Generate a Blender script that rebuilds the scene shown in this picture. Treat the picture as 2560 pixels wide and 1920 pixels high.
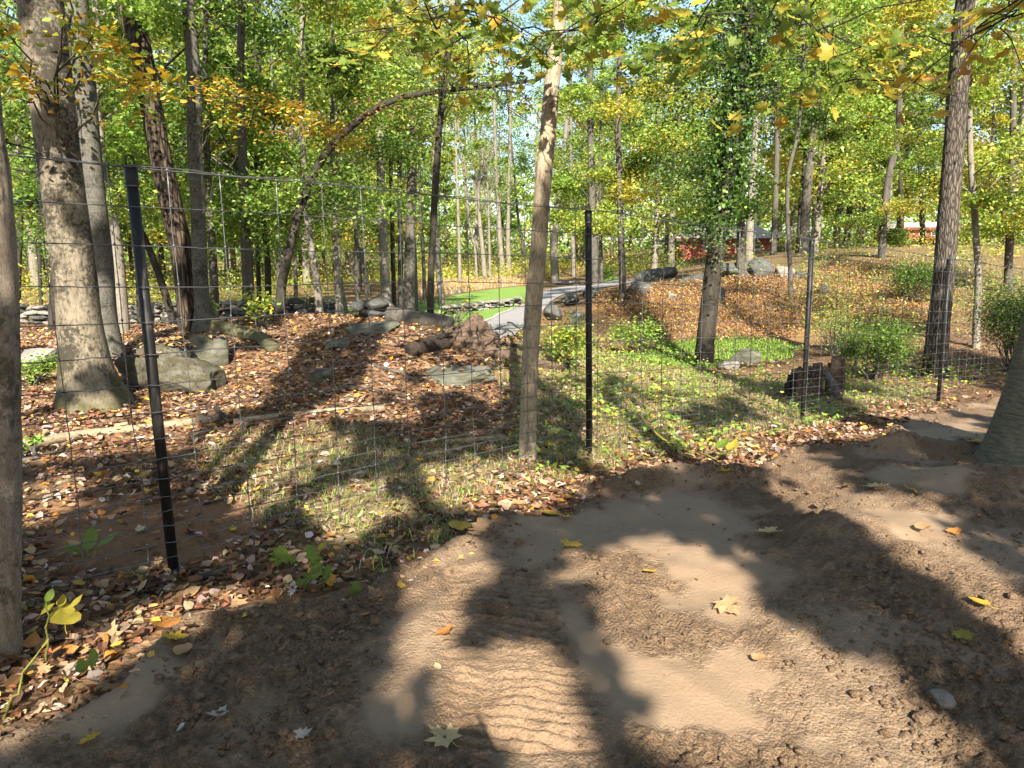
import bpy, math, random
import numpy as np
from mathutils import Vector

# ------------------------------------------------------------------ camera, sky, sun, exposure
scene = bpy.context.scene
for o in list(bpy.data.objects):
    bpy.data.objects.remove(o, do_unlink=True)
COL = scene.collection
F_PX, PITCH, CAM_H = 1775.0, math.radians(10.0), 1.65
cam_d = bpy.data.cameras.new("camera"); cam = bpy.data.objects.new("camera", cam_d); COL.objects.link(cam)
cam.location = (0, 0, CAM_H); cam.rotation_euler = (math.radians(80.0), 0, 0)
cam_d.sensor_width = 36.0; cam_d.lens = F_PX / 2560 * 36; cam_d.clip_start = 0.05; cam_d.clip_end = 3000
scene.camera = cam
SUN_EL, SUN_AZ = math.radians(35.5), math.radians(-4.5)      # shadows fall away from the camera, a little to the left
to_sun = np.array([-math.sin(SUN_AZ) * math.cos(SUN_EL), -math.cos(SUN_AZ) * math.cos(SUN_EL), math.sin(SUN_EL)])
world = bpy.data.worlds.new("World"); scene.world = world; world.use_nodes = True
wn = world.node_tree; bgn = wn.nodes["Background"]
sky = wn.nodes.new("ShaderNodeTexSky"); sky.sky_type = 'NISHITA'; sky.sun_disc = False
sky.sun_elevation = SUN_EL; sky.sun_rotation = math.atan2(to_sun[0], to_sun[1])
sky.air_density = 1.0; sky.dust_density = 1.2; sky.ozone_density = 1.0
wn.links.new(sky.outputs[0], bgn.inputs[0]); bgn.inputs[1].default_value = 0.08
sun_d = bpy.data.lights.new("sun", 'SUN'); sun = bpy.data.objects.new("sun", sun_d); COL.objects.link(sun)
sun_d.energy = 5.0; sun_d.angle = math.radians(0.53); sun_d.color = (1.0, 0.91, 0.78)
sun.rotation_euler = Vector(tuple(to_sun)).to_track_quat('Z', 'Y').to_euler()
vs = scene.view_settings; vs.view_transform = 'Standard'; vs.look = 'None'; vs.gamma = 1.0; vs.exposure = 1.9
vs.use_curve_mapping = False
cy = scene.cycles
cy.max_bounces = 3; cy.diffuse_bounces = 2; cy.glossy_bounces = 2; cy.transmission_bounces = 4; cy.transparent_max_bounces = 4
cy.use_denoising = True; cy.use_adaptive_sampling = True; cy.adaptive_threshold = 0.03
cy.caustics_reflective = False; cy.caustics_refractive = False

# ------------------------------------------------------------------ helpers
rng = np.random.default_rng(11)
random.seed(4)
CP, SP = math.cos(PITCH), math.sin(PITCH)
D = 2560 / 2212.0            # read-off scale of the photo


def ray(px, py):
    u = (px - 1280) / F_PX; v = (960 - py) / F_PX
    return np.array([u, CP + v * SP, -SP + v * CP])


def at(px, py, Y):           # point at world depth Y seen at a photo position
    d = ray(px, py)
    return np.array([0, 0, CAM_H]) + d * (Y / d[1])


def mpp(Y):                  # metres per photo pixel at depth Y
    return Y / F_PX


_prm = np.random.default_rng(77).permutation(256).astype(np.int32); _prm = np.concatenate([_prm, _prm, _prm])
_tab = np.random.default_rng(78).random(768).astype(np.float32)


def vnoise(p, seed=0):       # value noise 0..1 in 2-D or 3-D
    p = np.asarray(p, np.float32) + np.float32(512.0 + (seed * 17.31) % 97)
    i = np.floor(p).astype(np.int32); f = p - i; f = f * f * (3 - 2 * f); i = i & 255
    x0, x1 = _prm[i[..., 0]], _prm[i[..., 0] + 1]
    y0 = i[..., 1]
    a = [[x0 + y0, x0 + y0 + 1], [x1 + y0, x1 + y0 + 1]]
    fx, fy = f[..., 0], f[..., 1]
    def lay(g):
        c0 = g(a[0][0]) * (1 - fx) + g(a[1][0]) * fx; c1 = g(a[0][1]) * (1 - fx) + g(a[1][1]) * fx
        return c0 * (1 - fy) + c1 * fy
    if p.shape[-1] == 2: return lay(lambda q: _tab[_prm[q]])
    z = i[..., 2]; fz = f[..., 2]
    return lay(lambda q: _tab[_prm[q] + z]) * (1 - fz) + lay(lambda q: _tab[_prm[q] + z + 1]) * fz


def fbm(p, octv=4, seed=0, gain=0.5):
    p = np.asarray(p, np.float32); a = 1.0; s = 0; t = 0
    for k in range(octv):
        s = s + a * vnoise(p * 2.03 ** k, seed + k * 7); t += a; a *= gain
    return s / t


def sstep(x, a, b):
    t = np.clip((x - a) / (b - a), 0, 1); return t * t * (3 - 2 * t)


def link(o, parent=None):
    COL.objects.link(o)
    if parent is not None: o.parent = parent
    return o


def mk(name, V, F, mat=None, parent=None, cols=None, smooth=False, attr=None, fmat=None):
    """one mesh object; F is an index array (m,k) or a list of such arrays"""
    me = bpy.data.meshes.new(name)
    V = np.asarray(V, np.float32)
    Fs = F if isinstance(F, list) else [F]
    Fs = [np.asarray(f, np.int32) for f in Fs if len(f)]
    me.vertices.add(len(V)); me.vertices.foreach_set("co", V.ravel())
    nl = sum(f.size for f in Fs); npoly = sum(len(f) for f in Fs)
    me.loops.add(nl); me.polygons.add(npoly)
    me.loops.foreach_set("vertex_index", np.concatenate([f.ravel() for f in Fs]))
    tot = np.concatenate([np.full(len(f), f.shape[1], np.int32) for f in Fs])
    st = np.concatenate([[0], np.cumsum(tot)[:-1]]).astype(np.int32)
    me.polygons.foreach_set("loop_start", st); me.polygons.foreach_set("loop_total", tot)
    me.polygons.foreach_set("use_smooth", np.full(npoly, bool(smooth)))
    if cols is not None:
        a = me.color_attributes.new("Col", 'FLOAT_COLOR', 'POINT')
        c = np.ones((len(V), 4), np.float32); c[:, :3] = cols
        a.data.foreach_set("color", c.ravel())
    if attr is not None:
        for k, v in attr.items():
            a = me.attributes.new(k, 'FLOAT', 'POINT'); a.data.foreach_set("value", np.asarray(v, np.float32))
    mats = mat if isinstance(mat, (list, tuple)) else [mat]
    for m in mats:
        if m is not None: me.materials.append(m)
    if fmat is not None: me.polygons.foreach_set("material_index", np.asarray(fmat, np.int32))
    me.update(calc_edges=True); me.validate()
    return link(bpy.data.objects.new(name, me), parent)


def tag(o, label=None, cat=None, group=None, kind=None):
    if label: o["label"] = label
    if cat: o["category"] = cat
    if group: o["group"] = group
    if kind: o["kind"] = kind
    return o


def empty(name, loc, label, cat, group=None):
    o = bpy.data.objects.new(name, None); o.location = tuple(loc); o.empty_display_size = 0.1
    link(o); return tag(o, label, cat, group)


def put(o, parent):          # parent o (built in world coordinates) to an un-rotated empty
    o.parent = parent
    o.location = Vector(o.location) - Vector(parent.location)
    return o


class Geo:                   # collects pieces of one part
    def __init__(s): s.V = []; s.F = {}; s.C = []; s.n = 0
    def add(s, V, F, C=None):
        V = np.asarray(V, float); s.V.append(V)
        for f in (F if isinstance(F, list) else [F]):
            f = np.asarray(f)
            if len(f): s.F.setdefault(f.shape[1], []).append(f + s.n)
        if C is not None: s.C.append(np.broadcast_to(np.asarray(C, float), (len(V), 3)))
        s.n += len(V); return s
    def build(s, name, mat, parent=None, smooth=False):
        V = np.concatenate(s.V); Fs = [np.concatenate(f) for f in s.F.values()]
        o = mk(name, V, Fs, mat, None, np.concatenate(s.C) if s.C else None, smooth)
        if parent is not None: put(o, parent)
        return o


def catmull(P, step):
    P = np.asarray(P, float)
    if len(P) < 3:
        n = max(2, int(np.linalg.norm(P[-1] - P[0]) / step) + 1)
        return P[0] + (P[-1] - P[0]) * np.linspace(0, 1, n)[:, None]
    Q = np.vstack([2 * P[0] - P[1], P, 2 * P[-1] - P[-2]]); out = []
    for i in range(1, len(Q) - 2):
        n = max(1, int(np.linalg.norm(Q[i + 1][:3] - Q[i][:3]) / step)); t = np.linspace(0, 1, n, endpoint=False)[:, None]
        a, b, c, d = Q[i - 1], Q[i], Q[i + 1], Q[i + 2]
        out.append(0.5 * (2 * b + (c - a) * t + (2 * a - 5 * b + 4 * c - d) * t ** 2 + (-a + 3 * b - 3 * c + d) * t ** 3))
    out.append(P[-1:]); return np.vstack(out)


def tube(P, R, seg=6, cap=True, disp=None):
    """tube along P (n,3) with radii R (n,); disp(theta, s) -> radius factor"""
    P = np.asarray(P, float); n = len(P); R = np.broadcast_to(np.asarray(R, float), (n,))
    T = np.gradient(P, axis=0); T /= np.linalg.norm(T, axis=1)[:, None] + 1e-12
    ref = np.array([1.0, 0, 0]) if abs(T[0][0]) < 0.8 else np.array([0, 1.0, 0])
    A = np.zeros((n, 3)); a = ref - T[0] * (ref @ T[0]); A[0] = a / np.linalg.norm(a)
    for i in range(1, n):
        a = A[i - 1] - T[i] * (A[i - 1] @ T[i]); A[i] = a / (np.linalg.norm(a) + 1e-12)
    B = np.cross(T, A)
    th = np.linspace(0, 2 * math.pi, seg, endpoint=False)
    s = np.concatenate([[0], np.cumsum(np.linalg.norm(np.diff(P, axis=0), axis=1))])
    rad = np.repeat(R[:, None], seg, 1)
    if disp is not None: rad = rad * disp(th[None, :], s[:, None], rad)
    V = P[:, None, :] + rad[..., None] * (np.cos(th)[None, :, None] * A[:, None, :] + np.sin(th)[None, :, None] * B[:, None, :])
    V = V.reshape(-1, 3)
    i = np.arange(n - 1)[:, None] * seg; j = np.arange(seg)[None, :]; j2 = (j + 1) % seg
    F = np.stack([i + j, i + j2, i + seg + j2, i + seg + j], -1).reshape(-1, 4)
    if cap:
        V = np.vstack([V, P[:1], P[-1:]]); k = len(V) - 2; jj = np.arange(seg); jn = (jj + 1) % seg
        C1 = np.stack([np.full(seg, k), jn, jj], -1); o = (n - 1) * seg
        C2 = np.stack([np.full(seg, k + 1), o + jj, o + jn], -1)
        return V, [F, np.vstack([C1, C2])]
    return V, [F]


def box(cx, cy, cz, sx, sy, sz):
    x, y, z = sx / 2, sy / 2, sz / 2
    V = np.array([[a, b, c] for c in (-z, z) for a, b in ((-x, -y), (x, -y), (x, y), (-x, y))]) + [cx, cy, cz]
    return V, np.array([[3, 2, 1, 0], [4, 5, 6, 7], [0, 1, 5, 4], [1, 2, 6, 5], [2, 3, 7, 6], [3, 0, 4, 7]])


def inpoly(P, poly):
    x, y = P[:, 0], P[:, 1]; r = np.zeros(len(P), bool); n = len(poly); j = n - 1
    for i in range(n):
        xi, yi = poly[i]; xj, yj = poly[j]
        c = ((yi > y) != (yj > y)) & (x < (xj - xi) * (y - yi) / (yj - yi + 1e-12) + xi)
        r ^= c; j = i
    return r


def polydist(P, poly, closed=True):
    d = np.full(len(P), 1e9); poly = np.asarray(poly, float)
    m = len(poly) if closed else len(poly) - 1
    for i in range(m):
        a, b = poly[i], poly[(i + 1) % len(poly)]; ab = b - a
        t = np.clip(((P - a) @ ab) / (ab @ ab + 1e-12), 0, 1)
        d = np.minimum(d, np.linalg.norm(P - (a + t[:, None] * ab), axis=1))
    return d


def sdist(P, poly):          # signed distance, positive inside
    d = polydist(P, poly); return np.where(inpoly(P, poly), d, -d)

# ------------------------------------------------------------------ terrain heights
CTRL = [(435, 1430, 3.87), (1473, 1145, 6.5), (2005, 1060, 8.8), (2345, 1005, 11.2), (-30, 1650, 2.75), (0, 1920, 2.1), (640, 1920, 2.1),
        (1280, 1920, 2.1), (1920, 1920, 2.1), (2560, 1920, 2.1), (1280, 1500, 3.22), (1500, 1262, 4.95), (800, 1500, 3.35), (2200, 1300, 4.25), (2480, 1160, 5.7),
        (2300, 1062, 7.9), (235, 1010, 7.4), (380, 965, 8.4), (560, 808, 11.5), (845, 792, 12), (700, 850, 10.4), (1000, 812, 11.5), (1150, 852, 10.6), (1120, 955, 8.6),
        (800, 1000, 7.6), (1300, 960, 9.0), (1400, 880, 13.5), (1290, 812, 21.5), (1290, 800, 23.5), (1350, 762, 30), (1450, 716, 45), (1540, 696, 60),
        (1100, 742, 38), (1000, 762, 32), (900, 800, 21.5), (700, 800, 20), (560, 806, 19), (60, 850, 16), (60, 790, 24), (0, 742, 40), (300, 700, 60),
        (1200, 700, 62), (800, 692, 80), (1650, 905, 15.8), (1760, 906, 16.5), (1900, 872, 19), (1900, 800, 22), (1800, 722, 27), (1900, 690, 30),
        (1600, 742, 26), (1560, 762, 25), (1450, 792, 23.5), (2050, 642, 35), (1900, 641, 45), (2300, 652, 32), (2300, 800, 20), (2200, 882, 15.6),
        (2060, 988, 10.8), (2340, 942, 13.6), (2500, 805, 19), (2500, 682, 30), (2400, 602, 60), (1800, 642, 66), (1250, 655, 115), (700, 655, 120), (1900, 600, 115),
        (150, 660, 115), (1700, 1010, 9.6), (1800, 960, 12)]
cp = np.array([at(*c) for c in CTRL])
extra = [(-9, 4, 0.1), (-14, 9, 0.0), (-30, 20, -0.2), (-60, 40, -0.3), (-90, 90, -0.2), (12, 3, -0.1), (16, 9, -0.5), (30, 18, 0.4), (60, 40, 1.8), (90, 90, 3),
         (-6, -2, 0.0), (0, -3, 0.0), (6, -2, 0.0), (-3, 1, 0.02), (0, 0.8, 0.02), (3, 1, 0.02), (-15, 0, 0), (18, 0, -0.1), (-120, 150, 1), (0, 170, 3), (120, 150, 5), (0, 300, 6), (-250, 250, 4), (250, 250, 6)]
cp = np.vstack([cp, np.array(extra, float)])


def _warp(x, y):
    yy = np.maximum(y, -4.0) + 6.0
    return np.stack([np.arctan2(x, yy) * 2.2, np.log(np.hypot(x, yy)) * 1.5], -1)


_wc = _warp(cp[:, 0], cp[:, 1])
_K = np.sqrt(((_wc[:, None] - _wc[None]) ** 2).sum(-1) + 0.08 ** 2)
_A = np.zeros((len(cp) + 1, len(cp) + 1)); _A[:-1, :-1] = _K - np.eye(len(cp)) * 0.004; _A[-1, :-1] = 1; _A[:-1, -1] = 1
_W = np.linalg.solve(_A, np.append(cp[:, 2], 0))


_wc32 = _wc.astype(np.float32); _W32 = _W[:-1].astype(np.float32)


def H(x, y):
    x = np.asarray(x, float); y = np.asarray(y, float); sh = x.shape
    w = _warp(x.ravel(), y.ravel()); out = np.empty(len(w))
    for i in range(0, len(w), 40000):
        ww = w[i:i + 40000].astype(np.float32)
        k = (ww[:, 0:1] - _wc32[None, :, 0]) ** 2; k += (ww[:, 1:2] - _wc32[None, :, 1]) ** 2; k += np.float32(0.08 ** 2); np.sqrt(k, out=k)
        out[i:i + 40000] = k @ _W32 + _W[-1]
    xy = np.stack([x.ravel(), y.ravel()], -1)
    far = sstep(y.ravel(), 5.5, 9)
    out += far * (fbm(xy * 0.55, 3, 3) - 0.5) * 0.22 * sstep(-y.ravel(), -40, -12)
    return out.reshape(sh)


def Hs(x, y): return float(H(np.array([x]), np.array([y]))[0])


_YS = np.concatenate([np.linspace(1.2, 12, 400), np.linspace(12.05, 60, 500), np.linspace(60.2, 200, 250)])


def gp(px, py):              # where the photo ray meets the ground
    d = ray(px, py); P = np.array([0, 0, CAM_H]) + d * (_YS / d[1])[:, None]
    below = P[:, 2] < H(P[:, 0], P[:, 1]); i = int(np.argmax(below)) if below.any() else len(P) - 1
    p = P[i]; return np.array([p[0], p[1], Hs(p[0], p[1])])


def gpx(L, k=1.0): return np.array([gp(a * k, b * k)[:2] for a, b in L])

# ------------------------------------------------------------------ materials
def nmat(name, rough=0.8, spec=0.3):
    m = bpy.data.materials.new(name); m.use_nodes = True; nt = m.node_tree
    b = nt.nodes["Principled BSDF"]; b.inputs["Roughness"].default_value = rough; b.inputs["Specular IOR Level"].default_value = spec
    return m, nt, b


def nd(nt, t, **kw):
    n = nt.nodes.new("ShaderNode" + t)
    for k, v in kw.items():
        if k.startswith("i_"):
            key = k[2:]; key = int(key) if key.isdigit() else key.replace("_", " ")
            if isinstance(v, bpy.types.NodeSocket): nt.links.new(v, n.inputs[key])
            else: n.inputs[key].default_value = v
        else: setattr(n, k, v)
    return n


def coords(nt, scale=(1, 1, 1)):
    tc = nd(nt, "TexCoord"); mp = nd(nt, "Mapping", i_Vector=tc.outputs["Object"]); mp.inputs["Scale"].default_value = scale
    return mp.outputs[0]


def noise(nt, vec, scale, detail=4, rough=0.55, dist=0.0):
    return nd(nt, "TexNoise", i_Vector=vec, i_Scale=scale, i_Detail=detail, i_Roughness=rough, i_Distortion=dist)


def ramp(nt, fac, stops, interp='LINEAR'):
    r = nd(nt, "ValToRGB"); r.color_ramp.interpolation = interp; e = r.color_ramp.elements
    while len(e) < len(stops): e.new(0.5)
    for el, (p, c) in zip(e, stops):
        el.position = p; el.color = (c, c, c, 1) if isinstance(c, (int, float)) else (*c, 1)
    nt.links.new(fac, r.inputs[0]); return r.outputs[0]


def mix(nt, fac, a, b, mode='MIX'):
    m = nd(nt, "Mix"); m.data_type = 'RGBA'; m.blend_type = mode
    for s, v in ((m.inputs[0], fac), (m.inputs[6], a), (m.inputs[7], b)):
        if isinstance(v, bpy.types.NodeSocket): nt.links.new(v, s)
        elif isinstance(v, (int, float)): s.default_value = v
        else: s.default_value = (*v, 1)
    return m.outputs[2]


def math_(nt, op, a, b=0.0, clamp=False):
    m = nd(nt, "Math"); m.operation = op; m.use_clamp = clamp
    for s, v in ((m.inputs[0], a), (m.inputs[1], b)):
        if isinstance(v, bpy.types.NodeSocket): nt.links.new(v, s)
        else: s.default_value = v
    return m.outputs[0]


def bump(nt, b, h, strength=0.5, dist=0.02):
    n = nd(nt, "Bump", i_Height=h, i_Strength=strength, i_Distance=dist); nt.links.new(n.outputs[0], b.inputs["Normal"])


def setc(nt, b, c): nt.links.new(c, b.inputs["Base Color"])


def leaf_mat(name, transl=0.4, rough=0.5, spec=0.45):
    m, nt, b = nmat(name, rough, spec)
    a = nd(nt, "Attribute"); a.attribute_name = "Col"
    setc(nt, b, a.outputs[0])
    t = nd(nt, "BsdfTranslucent"); hs = nd(nt, "HueSaturation", i_Color=a.outputs[0]); hs.inputs["Value"].default_value = 1.15; hs.inputs["Saturation"].default_value = 1.1
    nt.links.new(hs.outputs[0], t.inputs[0])
    ms = nd(nt, "MixShader"); ms.inputs[0].default_value = transl
    nt.links.new(b.outputs[0], ms.inputs[1]); nt.links.new(t.outputs[0], ms.inputs[2])
    nt.links.new(ms.outputs[0], nt.nodes["Material Output"].inputs[0])
    return m


M_LEAF = leaf_mat("tree_leaf", 0.42, 0.42)
M_LITTER = leaf_mat("dry_leaf", 0.15, 0.85, 0.08)
M_GRASS = leaf_mat("grass_blade", 0.3, 0.65, 0.2)


def single_leaf_mat(name, c, c2, transl=0.3):     # a leaf with veins and blotches
    m, nt, b = nmat(name, 0.5, 0.3)
    v = coords(nt); n1 = noise(nt, v, 22, 3, 0.6); n2 = noise(nt, v, 140, 2)
    col = mix(nt, ramp(nt, n1.outputs[0], [(0.42, 0.0), (0.62, 1.0)]), c, c2)
    col = mix(nt, ramp(nt, n2.outputs[0], [(0.62, 0.0), (0.75, 0.6)]), col, tuple(x * 0.35 for x in c2))
    setc(nt, b, col)
    t = nd(nt, "BsdfTranslucent"); nt.links.new(col, t.inputs[0])
    ms = nd(nt, "MixShader"); ms.inputs[0].default_value = transl
    nt.links.new(b.outputs[0], ms.inputs[1]); nt.links.new(t.outputs[0], ms.inputs[2])
    nt.links.new(ms.outputs[0], nt.nodes["Material Output"].inputs[0]); return m


def bark_mat(name, base, dark, pale, vscale=(1, 1, .25), sc=9.0, blotch=0.45, moss=0.0, mossh=0.0, ridges=0.0, bumpd=0.012, rings=0.0):
    m, nt, b = nmat(name, 0.85, 0.2)
    v = coords(nt, vscale); vo = coords(nt)
    n1 = noise(nt, v, sc, 6, 0.65); n2 = noise(nt, vo, 2.2, 4, 0.6); n3 = noise(nt, vo, 26, 4, 0.7)
    n5 = noise(nt, v, sc * 5.5, 8, 0.75)
    col = mix(nt, ramp(nt, n1.outputs[0], [(0.35, 0.0), (0.65, 1.0)]), base, pale)
    bl = mix(nt, 0.45, n2.outputs[0], n3.outputs[0])
    col = mix(nt, ramp(nt, bl, [(1 - blotch - 0.03, 0.0), (1 - blotch + 0.05, 0.92)]), col, dark)
    col = mix(nt, ramp(nt, n5.outputs[0], [(0.36, 0.75), (0.52, 0.0)]), col, tuple(x * 0.8 for x in dark))
    n1 = nd(nt, "Mix"); n1.data_type = 'RGBA'; n1.inputs[0].default_value = 0.5
    nt.links.new(noise(nt, v, sc, 6, 0.65).outputs[0], n1.inputs[6]); nt.links.new(n5.outputs[0], n1.inputs[7]); n1o = n1.outputs[2]
    hgt = n1o
    if ridges > 0:
        vr = nd(nt, "TexVoronoi", i_Vector=coords(nt, (1, 1, 0.16)), i_Scale=ridges); vr.feature = 'DISTANCE_TO_EDGE'
        rd = ramp(nt, vr.outputs[0], [(0.0, 0.0), (0.22, 1.0)])
        col = mix(nt, rd, tuple(x * 0.35 for x in dark), col); hgt = mix(nt, 0.65, n1o, rd)
    if rings > 0:
        n4 = noise(nt, coords(nt, (1, 1, 14)), 5, 3, 0.6)
        col = mix(nt, ramp(nt, n4.outputs[0], [(0.5, 0.0), (0.68, rings)]), col, dark)
    if moss > 0:
        sx = nd(nt, "SeparateXYZ", i_0=nd(nt, "TexCoord").outputs["Object"])
        hz = math_(nt, 'ADD', math_(nt, 'MULTIPLY', math_(nt, 'SUBTRACT', mossh, sx.outputs[2]), 2.2), math_(nt, 'MULTIPLY', math_(nt, 'SUBTRACT', n2.outputs[0], 0.5), 3.0))
        mm = math_(nt, 'MULTIPLY', ramp(nt, hz, [(0.0, 0.0), (0.7, 1.0)]), moss)
        mc = mix(nt, n3.outputs[0], (0.022, 0.023, 0.009), (0.095, 0.088, 0.03))
        col = mix(nt, mm, col, mc)
    setc(nt, b, col); bump(nt, b, hgt, 0.8, bumpd); return m


M_BEECH = bark_mat("bark_beech", (0.13, 0.11, 0.078), (0.026, 0.023, 0.017), (0.205, 0.175, 0.125), (1, 1, .35), 7, 0.505, 0.85, 0.5)
M_BEECH2 = bark_mat("bark_beech_grey", (0.075, 0.072, 0.058), (0.024, 0.024, 0.02), (0.125, 0.118, 0.095), (1, 1, .5), 8, 0.44, rings=0.5)
M_FURROW = bark_mat("bark_furrowed", (0.058, 0.042, 0.029), (0.022, 0.017, 0.012), (0.10, 0.073, 0.05), (1, 1, .15), 12, 0.4, ridges=17, bumpd=0.03)
M_LOCUST = bark_mat("bark_plated", (0.095, 0.08, 0.063), (0.04, 0.034, 0.027), (0.15, 0.128, 0.10), (1, 1, .2), 16, 0.4, ridges=30, bumpd=0.02)
M_SMOOTH = bark_mat("bark_smooth_tan", (0.235, 0.19, 0.128), (0.055, 0.044, 0.03), (0.33, 0.27, 0.185), (1, 1, .3), 9, 0.40, rings=0.12)
M_DARK = bark_mat("bark_dark", (0.028, 0.024, 0.018), (0.011, 0.01, 0.008), (0.052, 0.045, 0.034), (1, 1, .2), 12, 0.45)
M_GREY = bark_mat("bark_grey", (0.062, 0.056, 0.046), (0.02, 0.018, 0.015), (0.11, 0.10, 0.082), (1, 1, .2), 12, 0.42)
M_PALE = bark_mat("bark_pale", (0.14, 0.124, 0.098), (0.04, 0.035, 0.028), (0.22, 0.20, 0.16), (1, 1, .25), 10, 0.38)
M_RINGED = bark_mat("bark_ringed", (0.105, 0.096, 0.064), (0.042, 0.039, 0.027), (0.18, 0.168, 0.118), (1, 1, 3.5), 12, 0.40, rings=0.75, bumpd=0.008)
M_LEFTB = bark_mat("bark_scaly", (0.20, 0.155, 0.115), (0.075, 0.06, 0.042), (0.30, 0.25, 0.19), (1, 1, .35), 34, 0.45, bumpd=0.012)
M_ROT = bark_mat("rotten_wood", (0.075, 0.052, 0.036), (0.018, 0.013, 0.01), (0.15, 0.10, 0.07), (1, 1, 1), 14, 0.45, bumpd=0.03)
M_CHAR = bark_mat("hollow_wood", (0.022, 0.017, 0.014), (0.008, 0.006, 0.005), (0.05, 0.036, 0.026), (1, 1, 1), 14, 0.45, bumpd=0.03)
M_LOGPALE = bark_mat("barkless_wood", (0.22, 0.175, 0.11), (0.07, 0.05, 0.032), (0.33, 0.275, 0.18), (.3, 1, 1), 10, 0.36)
M_MOSSLOG = bark_mat("mossy_log_wood", (0.075, 0.07, 0.045), (0.03, 0.028, 0.02), (0.12, 0.115, 0.06), (1, 1, 1), 10, 0.42, 0.35, 1.4)


def rock_mat(name, a, b_, moss=0.0, dark=0.5):
    m, nt, b = nmat(name, 0.88, 0.2); v = coords(nt)
    n1 = noise(nt, v, 3.0, 6, 0.65); n2 = noise(nt, v, 22, 6, 0.7); n3 = noise(nt, coords(nt, (1, 1, 3)), 5, 4, 0.6)
    col = mix(nt, ramp(nt, n1.outputs[0], [(0.35, 0.0), (0.65, 1.0)]), a, b_)
    col = mix(nt, ramp(nt, n2.outputs[0], [(0.52, 0.0), (0.68, dark)]), col, tuple(x * 0.25 for x in a))
    col = mix(nt, ramp(nt, n2.outputs[0], [(0.30, 0.45), (0.42, 0.0)]), col, (0.19, 0.20, 0.16))
    if moss: col = mix(nt, ramp(nt, n3.outputs[0], [(0.48, 0.0), (0.6, moss)]), col, (0.045, 0.04, 0.016))
    setc(nt, b, col); bump(nt, b, mix(nt, 0.5, n1.outputs[0], n2.outputs[0]), 0.9, 0.03); return m


M_ROCK = rock_mat("rock_grey_green", (0.075, 0.078, 0.06), (0.125, 0.125, 0.095), 0.5)
M_ROCKMOSS = rock_mat("rock_mossy", (0.04, 0.034, 0.022), (0.105, 0.10, 0.075), 0.85, 0.85)
M_ROCKDK = rock_mat("rock_dark", (0.045, 0.048, 0.046), (0.10, 0.104, 0.10), 0.35)
M_STONE = rock_mat("wall_stone", (0.14, 0.13, 0.115), (0.25, 0.235, 0.205), 0.15, 0.6)


# ground: soil under a carpet of leaf crumbs
M_GROUND, nt, b = nmat("forest_floor", 0.95, 0.1); v = coords(nt)
vo = nd(nt, "TexVoronoi", i_Vector=v, i_Scale=17.0, i_Randomness=1.0)
sep = nd(nt, "SeparateColor", i_0=vo.outputs["Color"])
lc = ramp(nt, sep.outputs[0], [(0.0, (0.05, 0.032, 0.022)), (0.25, (0.14, 0.075, 0.04)), (0.5, (0.26, 0.135, 0.06)), (0.72, (0.22, 0.15, 0.10)), (0.88, (0.36, 0.22, 0.08)), (1.0, (0.20, 0.17, 0.14))], 'CONSTANT')
n1 = noise(nt, v, 0.7, 5); n2 = noise(nt, v, 40, 3)
soil = mix(nt, n2.outputs[0], (0.045, 0.03, 0.02), (0.17, 0.11, 0.065))
col = mix(nt, ramp(nt, n1.outputs[0], [(0.4, 0.25), (0.6, 0.75)]), soil, lc)
ga = nd(nt, "Attribute"); ga.attribute_name = "dry"
drycol = mix(nt, noise(nt, v, 6, 6, 0.7).outputs[0], (0.14, 0.07, 0.028), (0.36, 0.22, 0.095))
col = mix(nt, ga.outputs["Fac"], col, drycol)
gg = nd(nt, "Attribute"); gg.attribute_name = "green"
col = mix(nt, math_(nt, 'MULTIPLY', gg.outputs["Fac"], ramp(nt, noise(nt, v, 5, 5, 0.7).outputs[0], [(0.3, 0.3), (0.65, 1.0)])), col, (0.19, 0.165, 0.075))
gs = nd(nt, "Attribute"); gs.attribute_name = "soil"
col = mix(nt, gs.outputs["Fac"], col, mix(nt, n2.outputs[0], (0.12, 0.065, 0.033), (0.25, 0.14, 0.075)))
setc(nt, b, col); bump(nt, b, mix(nt, 0.5, n2.outputs[0], vo.outputs["Distance"]), 0.8, 0.04)

# bare dirt: smeared plates and crumbly zones
M_DIRT, nt, b = nmat("bare_dirt", 0.8, 0.3); v = coords(nt)
sa = nd(nt, "Attribute"); sa.attribute_name = "smear"
n1 = noise(nt, v, 1.6, 5, 0.6); n2 = noise(nt, v, 75, 6, 0.75); n3 = noise(nt, v, 9, 5, 0.65)
n4 = noise(nt, v, 210, 3, 0.7)
vc = nd(nt, "TexVoronoi", i_Vector=v, i_Scale=70.0); vc2 = nd(nt, "TexVoronoi", i_Vector=v, i_Scale=150.0)
crumb = mix(nt, ramp(nt, n2.outputs[0], [(0.30, 0.0), (0.66, 1.0)]), (0.095, 0.06, 0.034), (0.255, 0.17, 0.10))
plate = mix(nt, n3.outputs[0], (0.20, 0.14, 0.088), (0.27, 0.195, 0.125))
plate = mix(nt, ramp(nt, n2.outputs[0], [(0.58, 0.0), (0.70, 0.5)]), plate, (0.12, 0.08, 0.047))
col = mix(nt, sa.outputs["Fac"], crumb, plate)
col = mix(nt, ramp(nt, n1.outputs[0], [(0.40, 0.0), (0.7, 0.3)]), col, (0.20, 0.125, 0.07))
pit = math_(nt, 'MULTIPLY', ramp(nt, n4.outputs[0], [(0.64, 0.0), (0.70, 1.0)]), ramp(nt, noise(nt, v, 5, 4, 0.7).outputs[0], [(0.45, 0.0), (0.62, 1.0)]))
setc(nt, b, mix(nt, math_(nt, 'MULTIPLY', pit, 0.7), col, (0.035, 0.024, 0.016)))
ta = nd(nt, "Attribute"); ta.attribute_name = "tread"
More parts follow.
